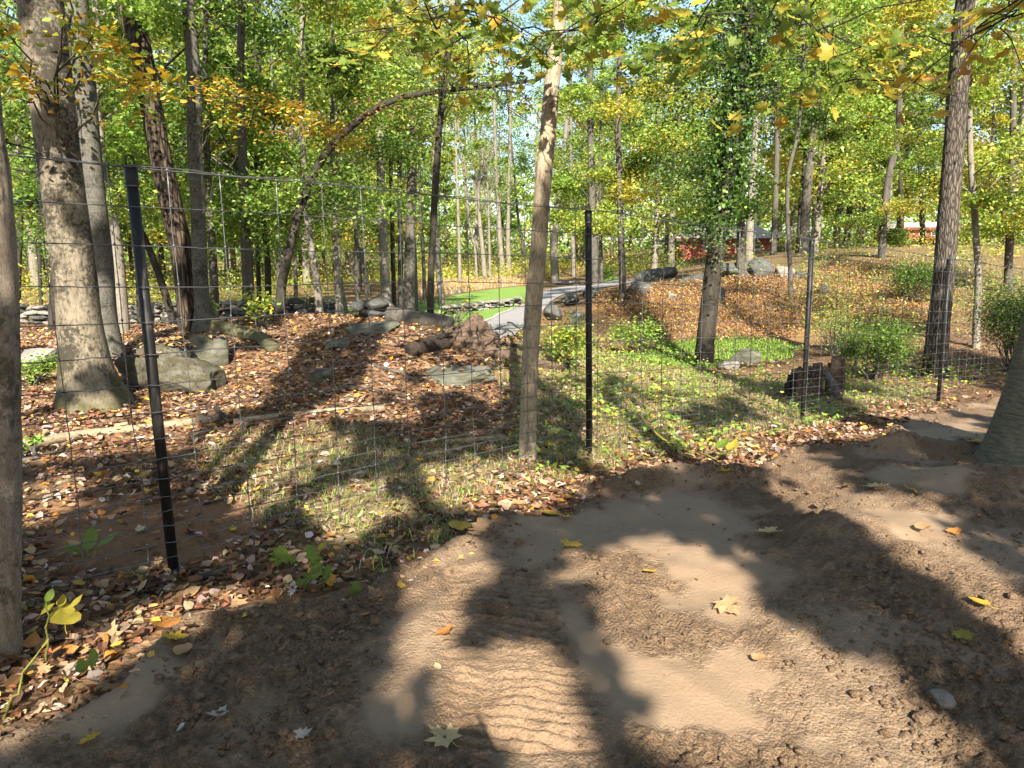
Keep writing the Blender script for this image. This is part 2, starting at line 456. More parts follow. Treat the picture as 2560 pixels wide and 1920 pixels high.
rf = math_(nt, 'MULTIPLY', math_(nt, 'SUBTRACT', 1.1, sa.outputs["Fac"]), math_(nt, 'SUBTRACT', 1.0, math_(nt, 'MULTIPLY', ta.outputs["Fac"], 0.6)))
hh = math_(nt, 'MULTIPLY', math_(nt, 'ADD', math_(nt, 'SUBTRACT', math_(nt, 'MULTIPLY', n2.outputs[0], 1.2), vc.outputs["Distance"]), math_(nt, 'MULTIPLY', vc2.outputs["Distance"], -0.5)), rf)
hh = math_(nt, 'SUBTRACT', hh, math_(nt, 'MULTIPLY', pit, 0.8))
bump(nt, b, hh, 0.85, 0.02)
nt.links.new(math_(nt, 'SUBTRACT', 0.9, math_(nt, 'MULTIPLY', sa.outputs["Fac"], 0.28)), b.inputs["Roughness"])

M_LAWN, nt, b = nmat("lawn_grass", 0.9, 0.15); v = coords(nt)
setc(nt, b, mix(nt, noise(nt, v, 3, 6, 0.7).outputs[0], (0.12, 0.225, 0.04), (0.21, 0.32, 0.075))); bump(nt, b, noise(nt, v, 70, 3).outputs[0], 0.8, 0.05)
M_ROAD, nt, b = nmat("drive_asphalt", 0.85, 0.3); v = coords(nt)
setc(nt, b, mix(nt, noise(nt, v, 1.5, 6, 0.7).outputs[0], (0.17, 0.167, 0.172), (0.26, 0.255, 0.26))); bump(nt, b, noise(nt, v, 90, 2).outputs[0], 0.4, 0.01)
M_EDGE, nt, b = nmat("drive_edging", 0.9, 0.2); v = coords(nt)
setc(nt, b, mix(nt, noise(nt, v, 8, 5).outputs[0], (0.30, 0.27, 0.22), (0.48, 0.45, 0.39)))
M_POST, nt, b = nmat("black_powder_coat", 0.5, 0.28); v = coords(nt)
setc(nt, b, mix(nt, ramp(nt, noise(nt, coords(nt, (1, 1, .3)), 30, 4).outputs[0], [(0.55, 0.0), (0.75, 1.0)]), (0.009, 0.009, 0.009), (0.05, 0.042, 0.035)))
M_STEEL, nt, b = nmat("galvanised_wire", 0.42, 0.5); b.inputs["Metallic"].default_value = 0.75
setc(nt, b, mix(nt, noise(nt, coords(nt), 40, 3).outputs[0], (0.05, 0.05, 0.052), (0.24, 0.24, 0.245)))
M_CONC, nt, b = nmat("pale_grout", 0.9, 0.2); setc(nt, b, mix(nt, noise(nt, coords(nt), 60, 4).outputs[0], (0.18, 0.16, 0.13), (0.5, 0.48, 0.44)))
M_RED, nt, b = nmat("red_boards", 0.8, 0.2)
wv = nd(nt, "TexWave", i_Vector=coords(nt), i_Scale=1.2, i_Distortion=0.0); wv.bands_direction = 'Z'
setc(nt, b, mix(nt, noise(nt, coords(nt), 3, 4).outputs[0], (0.32, 0.07, 0.06), (0.42, 0.105, 0.09)))
M_ROOF, nt, b = nmat("grey_shingle", 0.85, 0.2); setc(nt, b, mix(nt, noise(nt, coords(nt, (1, 1, 4)), 6, 5, 0.7).outputs[0], (0.42, 0.42, 0.43), (0.58, 0.57, 0.57)))
M_TRIM, nt, b = nmat("dark_red_trim", 0.7, 0.3); setc(nt, b, mix(nt, noise(nt, coords(nt), 5).outputs[0], (0.11, 0.022, 0.02), (0.17, 0.04, 0.035)))
M_GLASS, nt, b = nmat("window_glass", 0.1, 0.5); setc(nt, b, mix(nt, noise(nt, coords(nt), 2).outputs[0], (0.05, 0.06, 0.075), (0.10, 0.115, 0.14)))
M_WHITE, nt, b = nmat("white_paint", 0.6, 0.3); setc(nt, b, mix(nt, noise(nt, coords(nt), 9).outputs[0], (0.55, 0.55, 0.53), (0.72, 0.72, 0.70)))

# ------------------------------------------------------------------ zones of the ground
K = 1.0
edge_px = [(0, 1843), (136, 1778), (225, 1735), (295, 1692), (350, 1653), (459, 1568), (583, 1548), (661, 1525), (860, 1502), (967, 1443), (1130, 1365), (1180, 1319),
           (1262, 1292), (1387, 1284), (1493, 1238), (1620, 1209), (1760, 1210), (1800, 1216), (1918, 1152), (1992, 1132), (2178, 1136), (2178, 1101), (2252, 1043), (2342, 1039), (2400, 1008), (2478, 1000)]
DIRT_POLY = np.vstack([gpx(edge_px), [(9.0, 10.5), (14, 8), (14, -8), (-7, -8), (-3.6, 0.2), (-2.3, 1.7)]])
HILL_POLY = gpx([(1500, 790), (1530, 745), (1600, 728), (1700, 720), (1800, 705), (1930, 690), (2060, 680), (2300, 660), (2330, 760), (2300, 820), (2150, 800), (1980, 858), (1800, 846), (1690, 870), (1600, 830)])


def road_strip(name, L, R, n, mat, lift, label=None, across=8):
    L = catmull(np.array(L), 0.5); R = catmull(np.array(R), 0.5)
    def rs(P):
        s = np.concatenate([[0], np.cumsum(np.linalg.norm(np.diff(P, axis=0), axis=1))]); t = np.linspace(0, s[-1], n)
        return np.stack([np.interp(t, s, P[:, 0]), np.interp(t, s, P[:, 1])], -1)
    L, R = rs(L), rs(R); f = np.linspace(0, 1, across)[None, :, None]
    P = (L[:, None] * (1 - f) + R[:, None] * f).reshape(-1, 2)
    V = np.column_stack([P, H(P[:, 0], P[:, 1]) + lift])
    i = np.arange(n - 1)[:, None] * across; j = np.arange(across - 1)[None]
    Fq = np.stack([i + j, i + j + 1, i + across + j + 1, i + across + j], -1).reshape(-1, 4)
    o = mk(name, V, Fq, mat, smooth=True); tag(o, label, kind="structure"); return o, L, R


# ------------------------------------------------------------------ ground sheet
gx = np.concatenate([-np.geomspace(700, 14, 50), np.linspace(-13.8, 15.8, 170), np.geomspace(16, 700, 50)])
gy = np.concatenate([-np.geomspace(300, 3, 20), np.linspace(-2.6, 1.6, 18), np.linspace(1.7, 14, 120), np.geomspace(14.12, 130, 110), np.geomspace(133, 900, 20)])
X, Y = np.meshgrid(gx, gy); xy = np.stack([X.ravel(), Y.ravel()], -1)
Z = H(X, Y).ravel()
sd = sdist(xy, DIRT_POLY)
Z -= 0.06 * sstep(sd, 0.1, 0.4)                      # the dirt lies in a shallow bed
near = (sd < 0.1) & (xy[:, 1] < 25)
Z += np.where(near, (fbm(xy * 2.2, 3, 9) - 0.5) * 0.07, 0)
dry = sstep(sdist(xy, HILL_POLY) + (fbm(xy * 0.5, 3, 5) - 0.5) * 3, -0.6, 1.0)
P1g, P2g = gp(435, 1430), gp(1473, 1145)
POST1_SOIL = gpx([(60, 1260), (330, 1235), (620, 1250), (720, 1290), (560, 1400), (380, 1450), (80, 1440)])
soilm = sstep(sdist(xy, POST1_SOIL) + (fbm(xy * 3, 3, 8) - 0.5) * 0.6, -0.05, 0.2)
GREEN_POLY = gpx([(1250, 880), (1420, 850), (1620, 900), (2000, 960), (2300, 960), (2330, 1000), (2050, 1060), (1700, 1130), (1470, 1180), (1260, 1230), (1050, 1300), (900, 1440), (780, 1400), (560, 1200), (560, 1110), (900, 1060), (1100, 1130), (1260, 1060)])
grn = sstep(sdist(xy, GREEN_POLY) + (fbm(xy * 1.1, 3, 15) - 0.5) * 1.5, -0.2, 0.5)
grn = np.maximum(grn, sstep(Y.ravel(), 20, 30) * 0.35 * (1 - dry))
ny, nx = X.shape
ii = np.arange(ny - 1)[:, None] * nx; jj = np.arange(nx - 1)[None]
Fg = np.stack([ii + jj, ii + jj + 1, ii + nx + jj + 1, ii + nx + jj], -1).reshape(-1, 4)
o = mk("ground", np.column_stack([xy, Z]), Fg, M_GROUND, smooth=True, attr={"dry": dry, "soil": soilm, "green": grn})
tag(o, "forest floor sloping under leaf litter and thin grass", kind="structure")

# ------------------------------------------------------------------ bare dirt sheet, finely modelled
NA, NR = 520, 500
ang = np.linspace(math.radians(-58), math.radians(58), NA); rad = np.geomspace(0.75, 14.5, NR)
Rr, Aa = np.meshgrid(rad, ang, indexing='ij'); DX, DY = (Rr * np.sin(Aa)).ravel(), (Rr * np.cos(Aa)).ravel()
dxy = np.stack([DX, DY], -1)
s0 = sdist(dxy, DIRT_POLY); s1 = s0 + (fbm(dxy * 2.3, 4, 21) - 0.5) * 0.34
TRACK = gpx([(1110, 1440), (1330, 1440), (1400, 1560), (1440, 1700), (1520, 1920), (1120, 1920), (1130, 1700)])
TRACK2 = gpx([(1470, 1330), (1900, 1330), (2100, 1420), (1900, 1440), (1500, 1400)])
SM = [gpx(p) for p in ([(1010, 1600), (1120, 1580), (1135, 1720), (1060, 1900), (900, 1920), (920, 1780)], [(1390, 1540), (1450, 1520), (1520, 1650), (1560, 1790), (1480, 1790)],
                       [(1310, 1300), (1700, 1250), (1850, 1300), (1900, 1360), (1700, 1400), (1290, 1420)], [(1560, 1380), (1830, 1390), (1980, 1480), (1900, 1590), (1700, 1540)],
                       [(1480, 1640), (1900, 1660), (2050, 1900), (1480, 1900)], [(2250, 1180), (2500, 1200), (2400, 1260), (2150, 1240)], [(2160, 1290), (2400, 1300), (2350, 1400), (2200, 1380)],
                       [(2240, 1110), (2470, 1050), (2450, 1100), (2300, 1135)], [(130, 1790), (420, 1660), (560, 1690), (300, 1900)])]
nlo = fbm(dxy * 1.9, 3, 31)
smear = np.zeros(len(dxy))
for pgn in SM: smear = np.maximum(smear, sstep(sdist(dxy, pgn) + (fbm(dxy * 5, 3, 33) - 0.5) * 0.5, -0.10, 0.12))
smear = np.maximum(smear, sstep(nlo, 0.56, 0.72) * 0.7)
tr = sstep(sdist(dxy, TRACK) + (nlo - 0.5) * 0.15, -0.03, 0.05); tr2 = sstep(sdist(dxy, TRACK2), -0.05, 0.12)
smear = smear * (1 - 0.6 * tr)
rough = (1 - smear) * (1 - 0.7 * tr)
edgeN = 0.075 * sstep(s1, -0.04, 0.22) - 0.035 - 0.10 * sstep(-s1, 0.06, 0.3)
lip = np.exp(-((s1 - 0.16) / 0.10) ** 2) * 0.055 * sstep(fbm(dxy * 1.3, 2, 41), 0.35, 0.6)
mound = gp(1680, 1225)
lip += 0.15 * np.exp(-((DX - mound[0]) ** 2 / 0.7 + (DY - mound[1] + 0.06) ** 2 / 0.035)) * (.6 + .8 * fbm(dxy * 6, 3, 44))
pt = gp(2470, 1235); lip += 0.16 * np.exp(-((DX - pt[0]) ** 2 / 0.5 + (DY - pt[1]) ** 2 / 0.12))
pt = gp(2250, 1140); lip += 0.13 * np.exp(-((DX - pt[0]) ** 2 / 0.25 + (DY - pt[1]) ** 2 / 0.03))
pt = gp(2100, 1350); lip += 0.09 * np.exp(-((DX - pt[0]) ** 2 / 0.10 + (DY - pt[1]) ** 2 / 0.05))
hz = (fbm(dxy * 1.1, 3, 51) - 0.5) * 0.10
hz += rough * ((fbm(dxy * 9, 3, 61) - 0.5) * 0.045 + np.clip(fbm(dxy * 26, 3, 71) - 0.45, 0, 1) * 0.075 + (fbm(dxy * 62, 2, 81) - 0.5) * 0.030)
hz += smear * (fbm(dxy * 7, 2, 91) - 0.5) * 0.012
wob = dxy[:, 1] * 17 + (fbm(dxy * 3, 3, 95) - 0.5) * 2.2 + dxy[:, 0] * 2.0
ridge = np.clip((1 - np.abs(2 * (wob - np.floor(wob)) - 1)) * 1.7, 0, 1) ** 1.3
hz += tr * (ridge * 0.034 * (0.25 + 1.0 * fbm(dxy * 5, 3, 97)) * (.25 + .75 * sstep(fbm(dxy * [5, 11], 3, 99), .38, .58)) - 0.03) + tr2 * ridge * 0.010
fade = sstep(DY, 16, 7)
DZ = H(DX, DY) + edgeN + lip + hz * sstep(s1, -0.05, 0.25)
keep = (s1 > -0.22).reshape(NR, NA)
ii = np.arange(NR - 1)[:, None] * NA; jj = np.arange(NA - 1)[None]
Fd = np.stack([ii + jj, ii + NA + jj, ii + NA + jj + 1, ii + jj + 1], -1)
Fd = Fd[keep[:-1, :-1] | keep[1:, 1:]].reshape(-1, 4)
used = np.zeros(len(dxy), bool); used[Fd.ravel()] = True; remap = np.cumsum(used) - 1
Vd = np.column_stack([DX, DY, DZ])
o = mk("dirt_track", Vd[used], remap[Fd], M_DIRT, smooth=True, attr={"smear": smear[used], "tread": tr[used]})
tag(o, "bare graded dirt with smeared plates, clods and machine ruts", kind="structure")


def Hdv(x, y):
    i = np.clip(np.searchsorted(rad, np.hypot(x, y)), 0, NR - 1); j = np.clip(np.searchsorted(ang, np.arctan2(x, y)), 0, NA - 1); h0 = H(x, y)
    return np.where(sdist(np.stack([x, y], -1), DIRT_POLY) > -0.1, np.maximum(h0, DZ[i * NA + j]), h0 + 0.015)


def Hd(x, y):                # top of whatever lies there, dirt or forest floor
    i = np.clip(np.searchsorted(rad, math.hypot(x, y)), 0, NR - 1); j = np.clip(np.searchsorted(ang, math.atan2(x, y)), 0, NA - 1)
    return max(Hs(x, y), DZ[i * NA + j]) if sdist(np.array([[x, y]]), DIRT_POLY)[0] > -0.1 else Hs(x, y) + 0.015

# ------------------------------------------------------------------ drive and lawns
Lp = gpx([(1130, 838), (1195, 811), (1235, 794), (1273, 777), (1317, 762), (1352, 731), (1406, 719), (1463, 713), (1505, 709), (1540, 701)])
Rp = gpx([(1240, 868), (1290, 838), (1344, 800), (1372, 762), (1400, 742), (1425, 734), (1463, 728), (1510, 720), (1560, 713), (1600, 701)])
road_strip("driveway", Lp, Rp, 120, M_ROAD, 0.045, "grey asphalt drive curving away up through the wood", 10)
LU = gpx([(845, 770), (960, 765), (1050, 756), (1111, 747), (1150, 736), (1208, 727), (1262, 721), (1317, 717), (1348, 724)]); LD = gpx([(845, 792), (960, 790), (1050, 796), (1110, 812), (1150, 824), (1197, 810), (1237, 792), (1290, 770), (1346, 732)])
road_strip("lawn", LU, LD, 90, M_LAWN, 0.025, "bright mown lawn beside the drive", 16)
road_strip("lawn_path", gpx([(845, 766), (960, 761), (1050, 753)]), gpx([(845, 771), (960, 766), (1050, 757)]), 20, M_EDGE, 0.05, "pale path along the far edge of the lawn", 3)
road_strip("lawn_strip", gpx([(1600, 886), (1650, 880), (1739, 858), (1789, 848), (1914, 852), (1985, 862)]), gpx([(1600, 905), (1650, 914), (1739, 916), (1793, 914), (1850, 895), (1985, 892)]), 50, M_LAWN, 0.03, "mown green hollow below the orange hillside", 12)
road_strip("far_lawn", gpx([(1480, 699), (1505, 694), (1540, 690)]), gpx([(1490, 709), (1512, 705), (1550, 697)]), 16, M_LAWN, 0.03, "far patch of lawn in the bend of the drive", 5)
road_strip("drive_edging", gpx([(1190, 814), (1232, 796), (1270, 779), (1314, 763)]), gpx([(1196, 815), (1238, 797), (1276, 779), (1318, 763)]), 60, M_EDGE, 0.065, "pale stone edging along the near bend of the drive", 2)

# ------------------------------------------------------------------ rocks, walls
def icosphere(sub):
    t = (1 + 5 ** .5) / 2
    V = [(-1, t, 0), (1, t, 0), (-1, -t, 0), (1, -t, 0), (0, -1, t), (0, 1, t), (0, -1, -t), (0, 1, -t), (t, 0, -1), (t, 0, 1), (-t, 0, -1), (-t, 0, 1)]
    F = [(0, 11, 5), (0, 5, 1), (0, 1, 7), (0, 7, 10), (0, 10, 11), (1, 5, 9), (5, 11, 4), (11, 10, 2), (10, 7, 6), (7, 1, 8), (3, 9, 4), (3, 4, 2), (3, 2, 6), (3, 6, 8), (3, 8, 9), (4, 9, 5), (2, 4, 11), (6, 2, 10), (8, 6, 7), (9, 8, 1)]
    V = [np.array(v) / np.linalg.norm(v) for v in V]
    for _ in range(sub):
        c = {}; nF = []
        def mid(a, b):
            k = (min(a, b), max(a, b))
            if k not in c:
                m = V[a] + V[b]; V.append(m / np.linalg.norm(m)); c[k] = len(V) - 1
            return c[k]
        for a, b_, d in F:
            x, y, z = mid(a, b_), mid(b_, d), mid(d, a); nF += [(a, x, z), (b_, y, x), (d, z, y), (x, y, z)]
        F = nF
    return np.array(V), np.array(F)


ICO = {k: icosphere(k) for k in (1, 2, 3, 4)}


def rock_shape(seed, sub=4, planes=14, rough=0.13):
    r = np.random.default_rng(seed); V, F = ICO[sub]; V = V.copy()
    for _ in range(planes):
        n = r.normal(size=3); n[2] *= 0.7; n /= np.linalg.norm(n); d = r.uniform(0.5, 0.85)
        k = V @ n - d; V = V - np.where(k > 0, k, 0)[:, None] * n
    V = V * (1 + rough * (fbm(V * 2.2 + seed, 4, seed)[:, None] - 0.5) * 2 + rough * 0.5 * (fbm(V * 9 + seed, 3, seed + 3)[:, None] - 0.5))
    return V, F


def boulder(px, py, wpx, hpx, label, mat=None, seed=0, depth=0.8, tilt=(0, 0, 0), Y=None, sink=0.25, name="boulder"):
    """a rock whose visible foot is at photo (px, py), about wpx wide and hpx tall"""
    g = gp(px, py) if Y is None else at(px, py, Y)
    m = mpp(g[1]); w, h = wpx * m / 2, hpx * m
    V, F = rock_shape(seed + 100, 4 if wpx > 130 else 3, 22 if wpx > 200 else 14, .22 if wpx > 200 else .14)
    hh = h / (2 * (1 - sink)) * 1.12
    V = V * [w * 1.12, w * depth * 1.12, hh]
    from mathutils import Euler
    R = np.array(Euler(tuple(math.radians(t) for t in tilt)).to_matrix()); V = V @ R.T
    base = np.array([g[0], g[1] + w * depth * 0.75, g[2] + hh * (1 - 2 * sink)])
    o = mk(name, V, F, mat or M_ROCK, smooth=False)
    o.location = tuple(base); me = o.data
    me.polygons.foreach_set("use_smooth", np.ones(len(me.polygons), bool))
    return tag(o, label, "rock")


ROCKS = {}
boulder(430, 990, 200, 84, "dark brown mossy block under the front of the big boulder", M_ROCKMOSS, 41, 0.7, (0, 8, 25), sink=0.25)
ROCKS["big"] = boulder(385, 975, 250, 125, "big mossy boulder beside the thick mossy-footed beech trunk", M_ROCKMOSS, 1, 0.8, (0, -6, 10), sink=0.3)
ROCKS["slab"] = boulder(500, 925, 130, 85, "smooth grey slab of rock leaning on the mossy boulder", M_ROCK, 2, 0.9, (15, 20, 30), sink=0.3)
ROCKS["flat"] = boulder(1135, 966, 250, 44, "flat greenish rock lying in the leaves below the fallen logs", M_ROCK, 3, 0.7, (12, 4, 0), sink=0.35)
boulder(930, 836, 170, 26, "low grey rock in the leaves left of the fallen log", M_ROCK, 4, 0.8, (8, -6, 0), sink=0.4)
boulder(800, 955, 90, 32, "small dark rock half buried in the leaf slope", M_ROCKMOSS, 5, 0.8, (8, 0, 0), sink=0.35)
boulder(845, 875, 90, 30, "small grey rock below the crest of the leafy knoll", M_ROCK, 6, 0.8, (0, 0, 20), sink=0.35)
boulder(60, 925, 160, 55, "pale flat ledge of rock at the edge behind the thick beech", M_STONE, 7, 1.0, (10, 0, 0), sink=0.4)
boulder(1388, 803, 52, 42, "tilted dark rock at the side of the drive", M_ROCKDK, 8, 0.9, (0, -28, 0))
boulder(1430, 764, 48, 30, "square dark rock above the bend of the drive", M_ROCKDK, 9, 0.9, (0, -10, 0))
boulder(1444, 806, 36, 32, "upright grey rock beside the second fence post", M_ROCKDK, 10, 0.8, (0, 12, 0))
boulder(1434, 838, 40, 22, "small rounded rock in the green plants near the drive", M_ROCKDK, 11)
boulder(1478, 742, 44, 24, "dark ledge of rock behind the second fence post", M_ROCKDK, 12)
boulder(1600, 745, 62, 40, "grey boulder right of the slim dark trunk on the slope", M_ROCKDK, 13)
boulder(1680, 752, 36, 24, "small pale rock lying on the orange slope", M_STONE, 14)
boulder(1650, 700, 120, 26, "long dark rock ledge on the crest above the drive", M_ROCKDK, 15, 0.6, (0, -8, 0))
boulder(1760, 712, 110, 30, "dark ledge of rock just left of the ivy-clad trunk", M_ROCKDK, 16, 0.7)
boulder(1850, 703, 120, 50, "broad dark outcrop right of the ivy-clad trunk", M_ROCKDK, 17, 0.8, (0, 10, 0))
boulder(1900, 700, 90, 46, "slanting dark slab in the middle of the hillside outcrop", M_ROCKDK, 18, 0.7, (0, -24, 0))
boulder(1965, 700, 62, 34, "round pale boulder at the end of the hillside outcrop", M_STONE, 19, 0.9)
boulder(2005, 700, 46, 24, "grey rock behind the third fence post", M_ROCKDK, 20)
boulder(1803, 762, 28, 44, "upright grey stone touching the ivy-clad trunk", M_ROCKDK, 21)
boulder(2060, 738, 30, 24, "small grey stump-like rock out on the hillside", M_ROCKDK, 22)
boulder(1880, 912, 95, 34, "low grey rock beside the green hollow", M_ROCK, 23, 0.9)
boulder(1830, 925, 70, 20, "flat pale rock at the foot of the green hollow", M_STONE, 24, 0.9)
boulder(1143, 735, 22, 11, "small pale rock at the far edge of the lawn", M_STONE, 25)
boulder(1420, 712, 110, 12, "long pale rock bordering the far bend of the drive", M_STONE, 26, 0.3)
boulder(1470, 868, 55, 18, "flat dark rock in the undergrowth left of the second post", M_ROCKDK, 27)

STONES = []
for k in range(7):
    V, F = rock_shape(300 + k, 1 if k > 3 else 2, 6, 0.08)
    me_o = mk("stone_shape", V, F, M_STONE if k % 3 else M_ROCKDK); STONES.append(me_o.data); bpy.data.objects.remove(me_o)


def stone_wall(pts, courses, h, wid, label, name="stone_wall", seed=1, step=0.27):
    r = np.random.default_rng(seed); P = catmull(np.array(pts, float), 0.1)
    root = empty(name, (P[0][0], P[0][1], Hs(*P[0][:2])), label, "wall"); rx = np.array(root.location)
    s = np.concatenate([[0], np.cumsum(np.linalg.norm(np.diff(P[:, :2], axis=0), axis=1))])
    for c in range(courses):
        t = r.uniform(0, step)
        while t < s[-1]:
            w = step * r.uniform(0.6, 1.5); x, y = np.interp(t + w / 2, s, P[:, 0]), np.interp(t + w / 2, s, P[:, 1])
            o = bpy.data.objects.new("stone", STONES[r.integers(7)]); link(o, root)
            hh = h / courses
            o.location = (x - rx[0] + r.normal() * 0.02, y - rx[1] + r.normal() * wid * 0.15, Hs(x, y) - rx[2] + hh * (c + 0.45) + r.normal() * 0.012)
            o.scale = (w * 0.62, wid * 0.6, hh * r.uniform(0.55, 0.75)); o.rotation_euler = (r.normal() * .08, r.normal() * .10, r.normal() * 0.25)
            t += w * 0.95
    return root


stone_wall([at(20, 790, 20.5)[:2], at(250, 790, 20.5)[:2], at(480, 790, 21)[:2], at(640, 790, 20.5)[:2], at(830, 790, 20)[:2]], 4, 0.55, 0.4, "old dry stone wall running behind the tall trees beyond the knoll", seed=3, step=0.36)
stone_wall([gp(1112, 790)[:2], gp(1150, 783)[:2], gp(1200, 776)[:2], gp(1260, 768)[:2], gp(1298, 762)[:2]], 3, 0.34, 0.5, "low stone wall crossing the sunny lawn beside the drive", seed=4, step=0.34)
stone_wall([gp(845, 796)[:2], gp(900, 796)[:2], gp(960, 795)[:2]], 2, 0.3, 0.4, "short pale stone wall under the lawn behind the fallen log", seed=5, step=0.34)

# ------------------------------------------------------------------ fence
PB = [at(435, 1432, 3.87), at(1473, 1147, 6.5), at(2005, 1062, 8.8), at(2345, 1008, 11.2)]
PT = [at(326, 418, 3.87), at(1471, 528, 6.5), at(2030, 600, 8.8), at(2374, 648, 11.2)]
plabels = ["tall black round fence post nearest the big mossy beech", "black fence post just right of the pale tan tree", "black fence post in front of the broken stump", "short-looking black fence post before the tall plated trunk"]
for k in range(4):
    b_, t_ = PB[k], PT[k]; d = (t_ - b_) / np.linalg.norm(t_ - b_)
    root = empty("fence_post", b_, plabels[k], "post", "black fence posts")
    L = np.linalg.norm(t_ - b_)
    V, F = tube([b_ - d * 0.25, b_ + d * L * 0.5, t_], 0.0295, 20); put(mk("pole", V, F, M_POST, smooth=True), root)
    V, F = tube([t_ - d * 0.095, t_ - d * 0.09, t_ + d * 0.004, t_ + d * 0.010], [0.0315, 0.0332, 0.0332, 0.024], 20); put(mk("cap", V, F, M_POST, smooth=True), root)
    V, F = tube([t_ - d * 0.100, t_ - d * 0.094], 0.0345, 20); put(mk("band", V, F, M_STEEL, smooth=True), root)
    th = np.linspace(0, math.pi, 12); sx = np.array([0.75, 0.66, 0]); c = t_ + d * 0.035
    lp = np.vstack([[t_ + sx * 0.02], c + np.cos(th)[:, None] * sx * 0.02 + np.sin(th)[:, None] * np.array([0, 0, 0.028]), [t_ - sx * 0.02]])
    V, F = tube(lp, 0.0048, 6); put(mk("wire_loop", V, F, M_POST, smooth=True), root)
    g = Geo(); r = np.random.default_rng(k)
    for q in range(14):
        V, F = ICO[1]; a = r.uniform(0, 6.28); rr_ = r.uniform(0.03, 0.055)
        g.add(V * r.uniform(0.006, 0.016) + [b_[0] + rr_ * math.cos(a), b_[1] + rr_ * math.sin(a), b_[2] + 0.008], F)
    oo = g.build("grout_crumbs", M_CONC, root); oo["kind"] = "stuff"

fr_px = [418, 513, 612, 711, 797, 880, 956, 1020, 1086, 1140, 1187, 1228, 1267, 1304, 1343, 1378, 1417]
zs = np.array([at(380, y, 3.87)[2] for y in fr_px]); frac = (zs - PB[0][2]) / (PT[0][2] - PB[0][2])
d01 = PB[1] - PB[0]; d34 = PB[3] - PB[2]
B0 = PB[0] - d01 * 0.55 + [0, 0, 0.05]; T0 = PT[0] - (PT[1] - PT[0]) * 0.55
B5 = PB[3] + d34 * 1.02 + [0, 0, -0.02]; T5 = PT[3] + (PT[3] - PT[2]) * 1.02
FB = np.vstack([B0, PB, B5]); FT = np.vstack([T0, PT, T5])
fence = empty("woven_wire_fence", FB[0], "woven wire deer fence of square galvanised mesh hung on the black posts", "fence")
# stations along the fence every 0.305 m
segL = np.linalg.norm(np.diff(FB, axis=0)[:, :2], axis=1); S = np.concatenate([[0], np.cumsum(segL)])
st = np.arange(0.10, S[-1], 0.305)


def fpt(s, f):
    b_ = np.array([np.interp(s, S, FB[:, i]) for i in range(3)]).T; t_ = np.array([np.interp(s, S, FT[:, i]) for i in range(3)]).T
    nrm = np.array([0.68, -0.73, 0]) * 0.042
    fr = np.mod(s, 3.7)
    return b_ + (t_ - b_) * np.asarray(f)[..., None] + nrm


for k, f in enumerate(frac):
    ss = np.sort(np.concatenate([st, st + 0.11, st + 0.15, st + 0.19])); ss = ss[ss < S[-1]]
    P = fpt(ss, np.full(len(ss), f)); ph = (np.searchsorted(st, ss + 1e-6) * 4 % 4)
    w = np.where(np.isin(np.arange(len(ss)) % 4, [2]), 0.008, 0.0) * np.random.default_rng(k).uniform(-1, 1, len(ss))
    P[:, 2] += w + 0.006 * np.sin(ss * 2.3 + k * 1.7); 
    if k > 0: P[:, 2] -= 0.012 * np.sin((ss % 3.7) / 3.7 * math.pi)
    V, F = tube(P, 0.0030 if k else 0.0038, 4)
    put(mk("line_wire", V, F, M_STEEL, smooth=True), fence)
    if k == 0:
        P2 = P + [0, 0, 0.009]; P2[:, 2] += 0.006 * np.sin(ss * 9)
        V, F = tube(P2, 0.0030, 5); put(mk("tension_wire", V, F, M_STEEL, smooth=True), fence)
V8, F8 = icosphere(0)
for q, s in enumerate(st):
    r = np.random.default_rng(q + 50); fs = frac[::-1]
    ff = np.concatenate([fs, (fs[1:] + fs[:-1]) / 2]); ff.sort()
    P = fpt(np.full(len(ff), s) + np.interp(ff, [0, 1], [0, 0]) + np.cumsum(r.normal(0, 0.0022, len(ff))), ff)
    if q == 1: P[-3:, :2] -= np.array([[0.0, 0], [0.03, 0.03], [0.09, 0.09]])
    g = Geo(); V, F = tube(P, 0.0031, 4); g.add(V, F)
    kn = P[np.isin(ff, fs)]
    for p in kn: g.add(V8 * [0.0075, 0.0075, 0.0085] + p, F8)
    g.build("stay_wire", M_STEEL, fence, True)

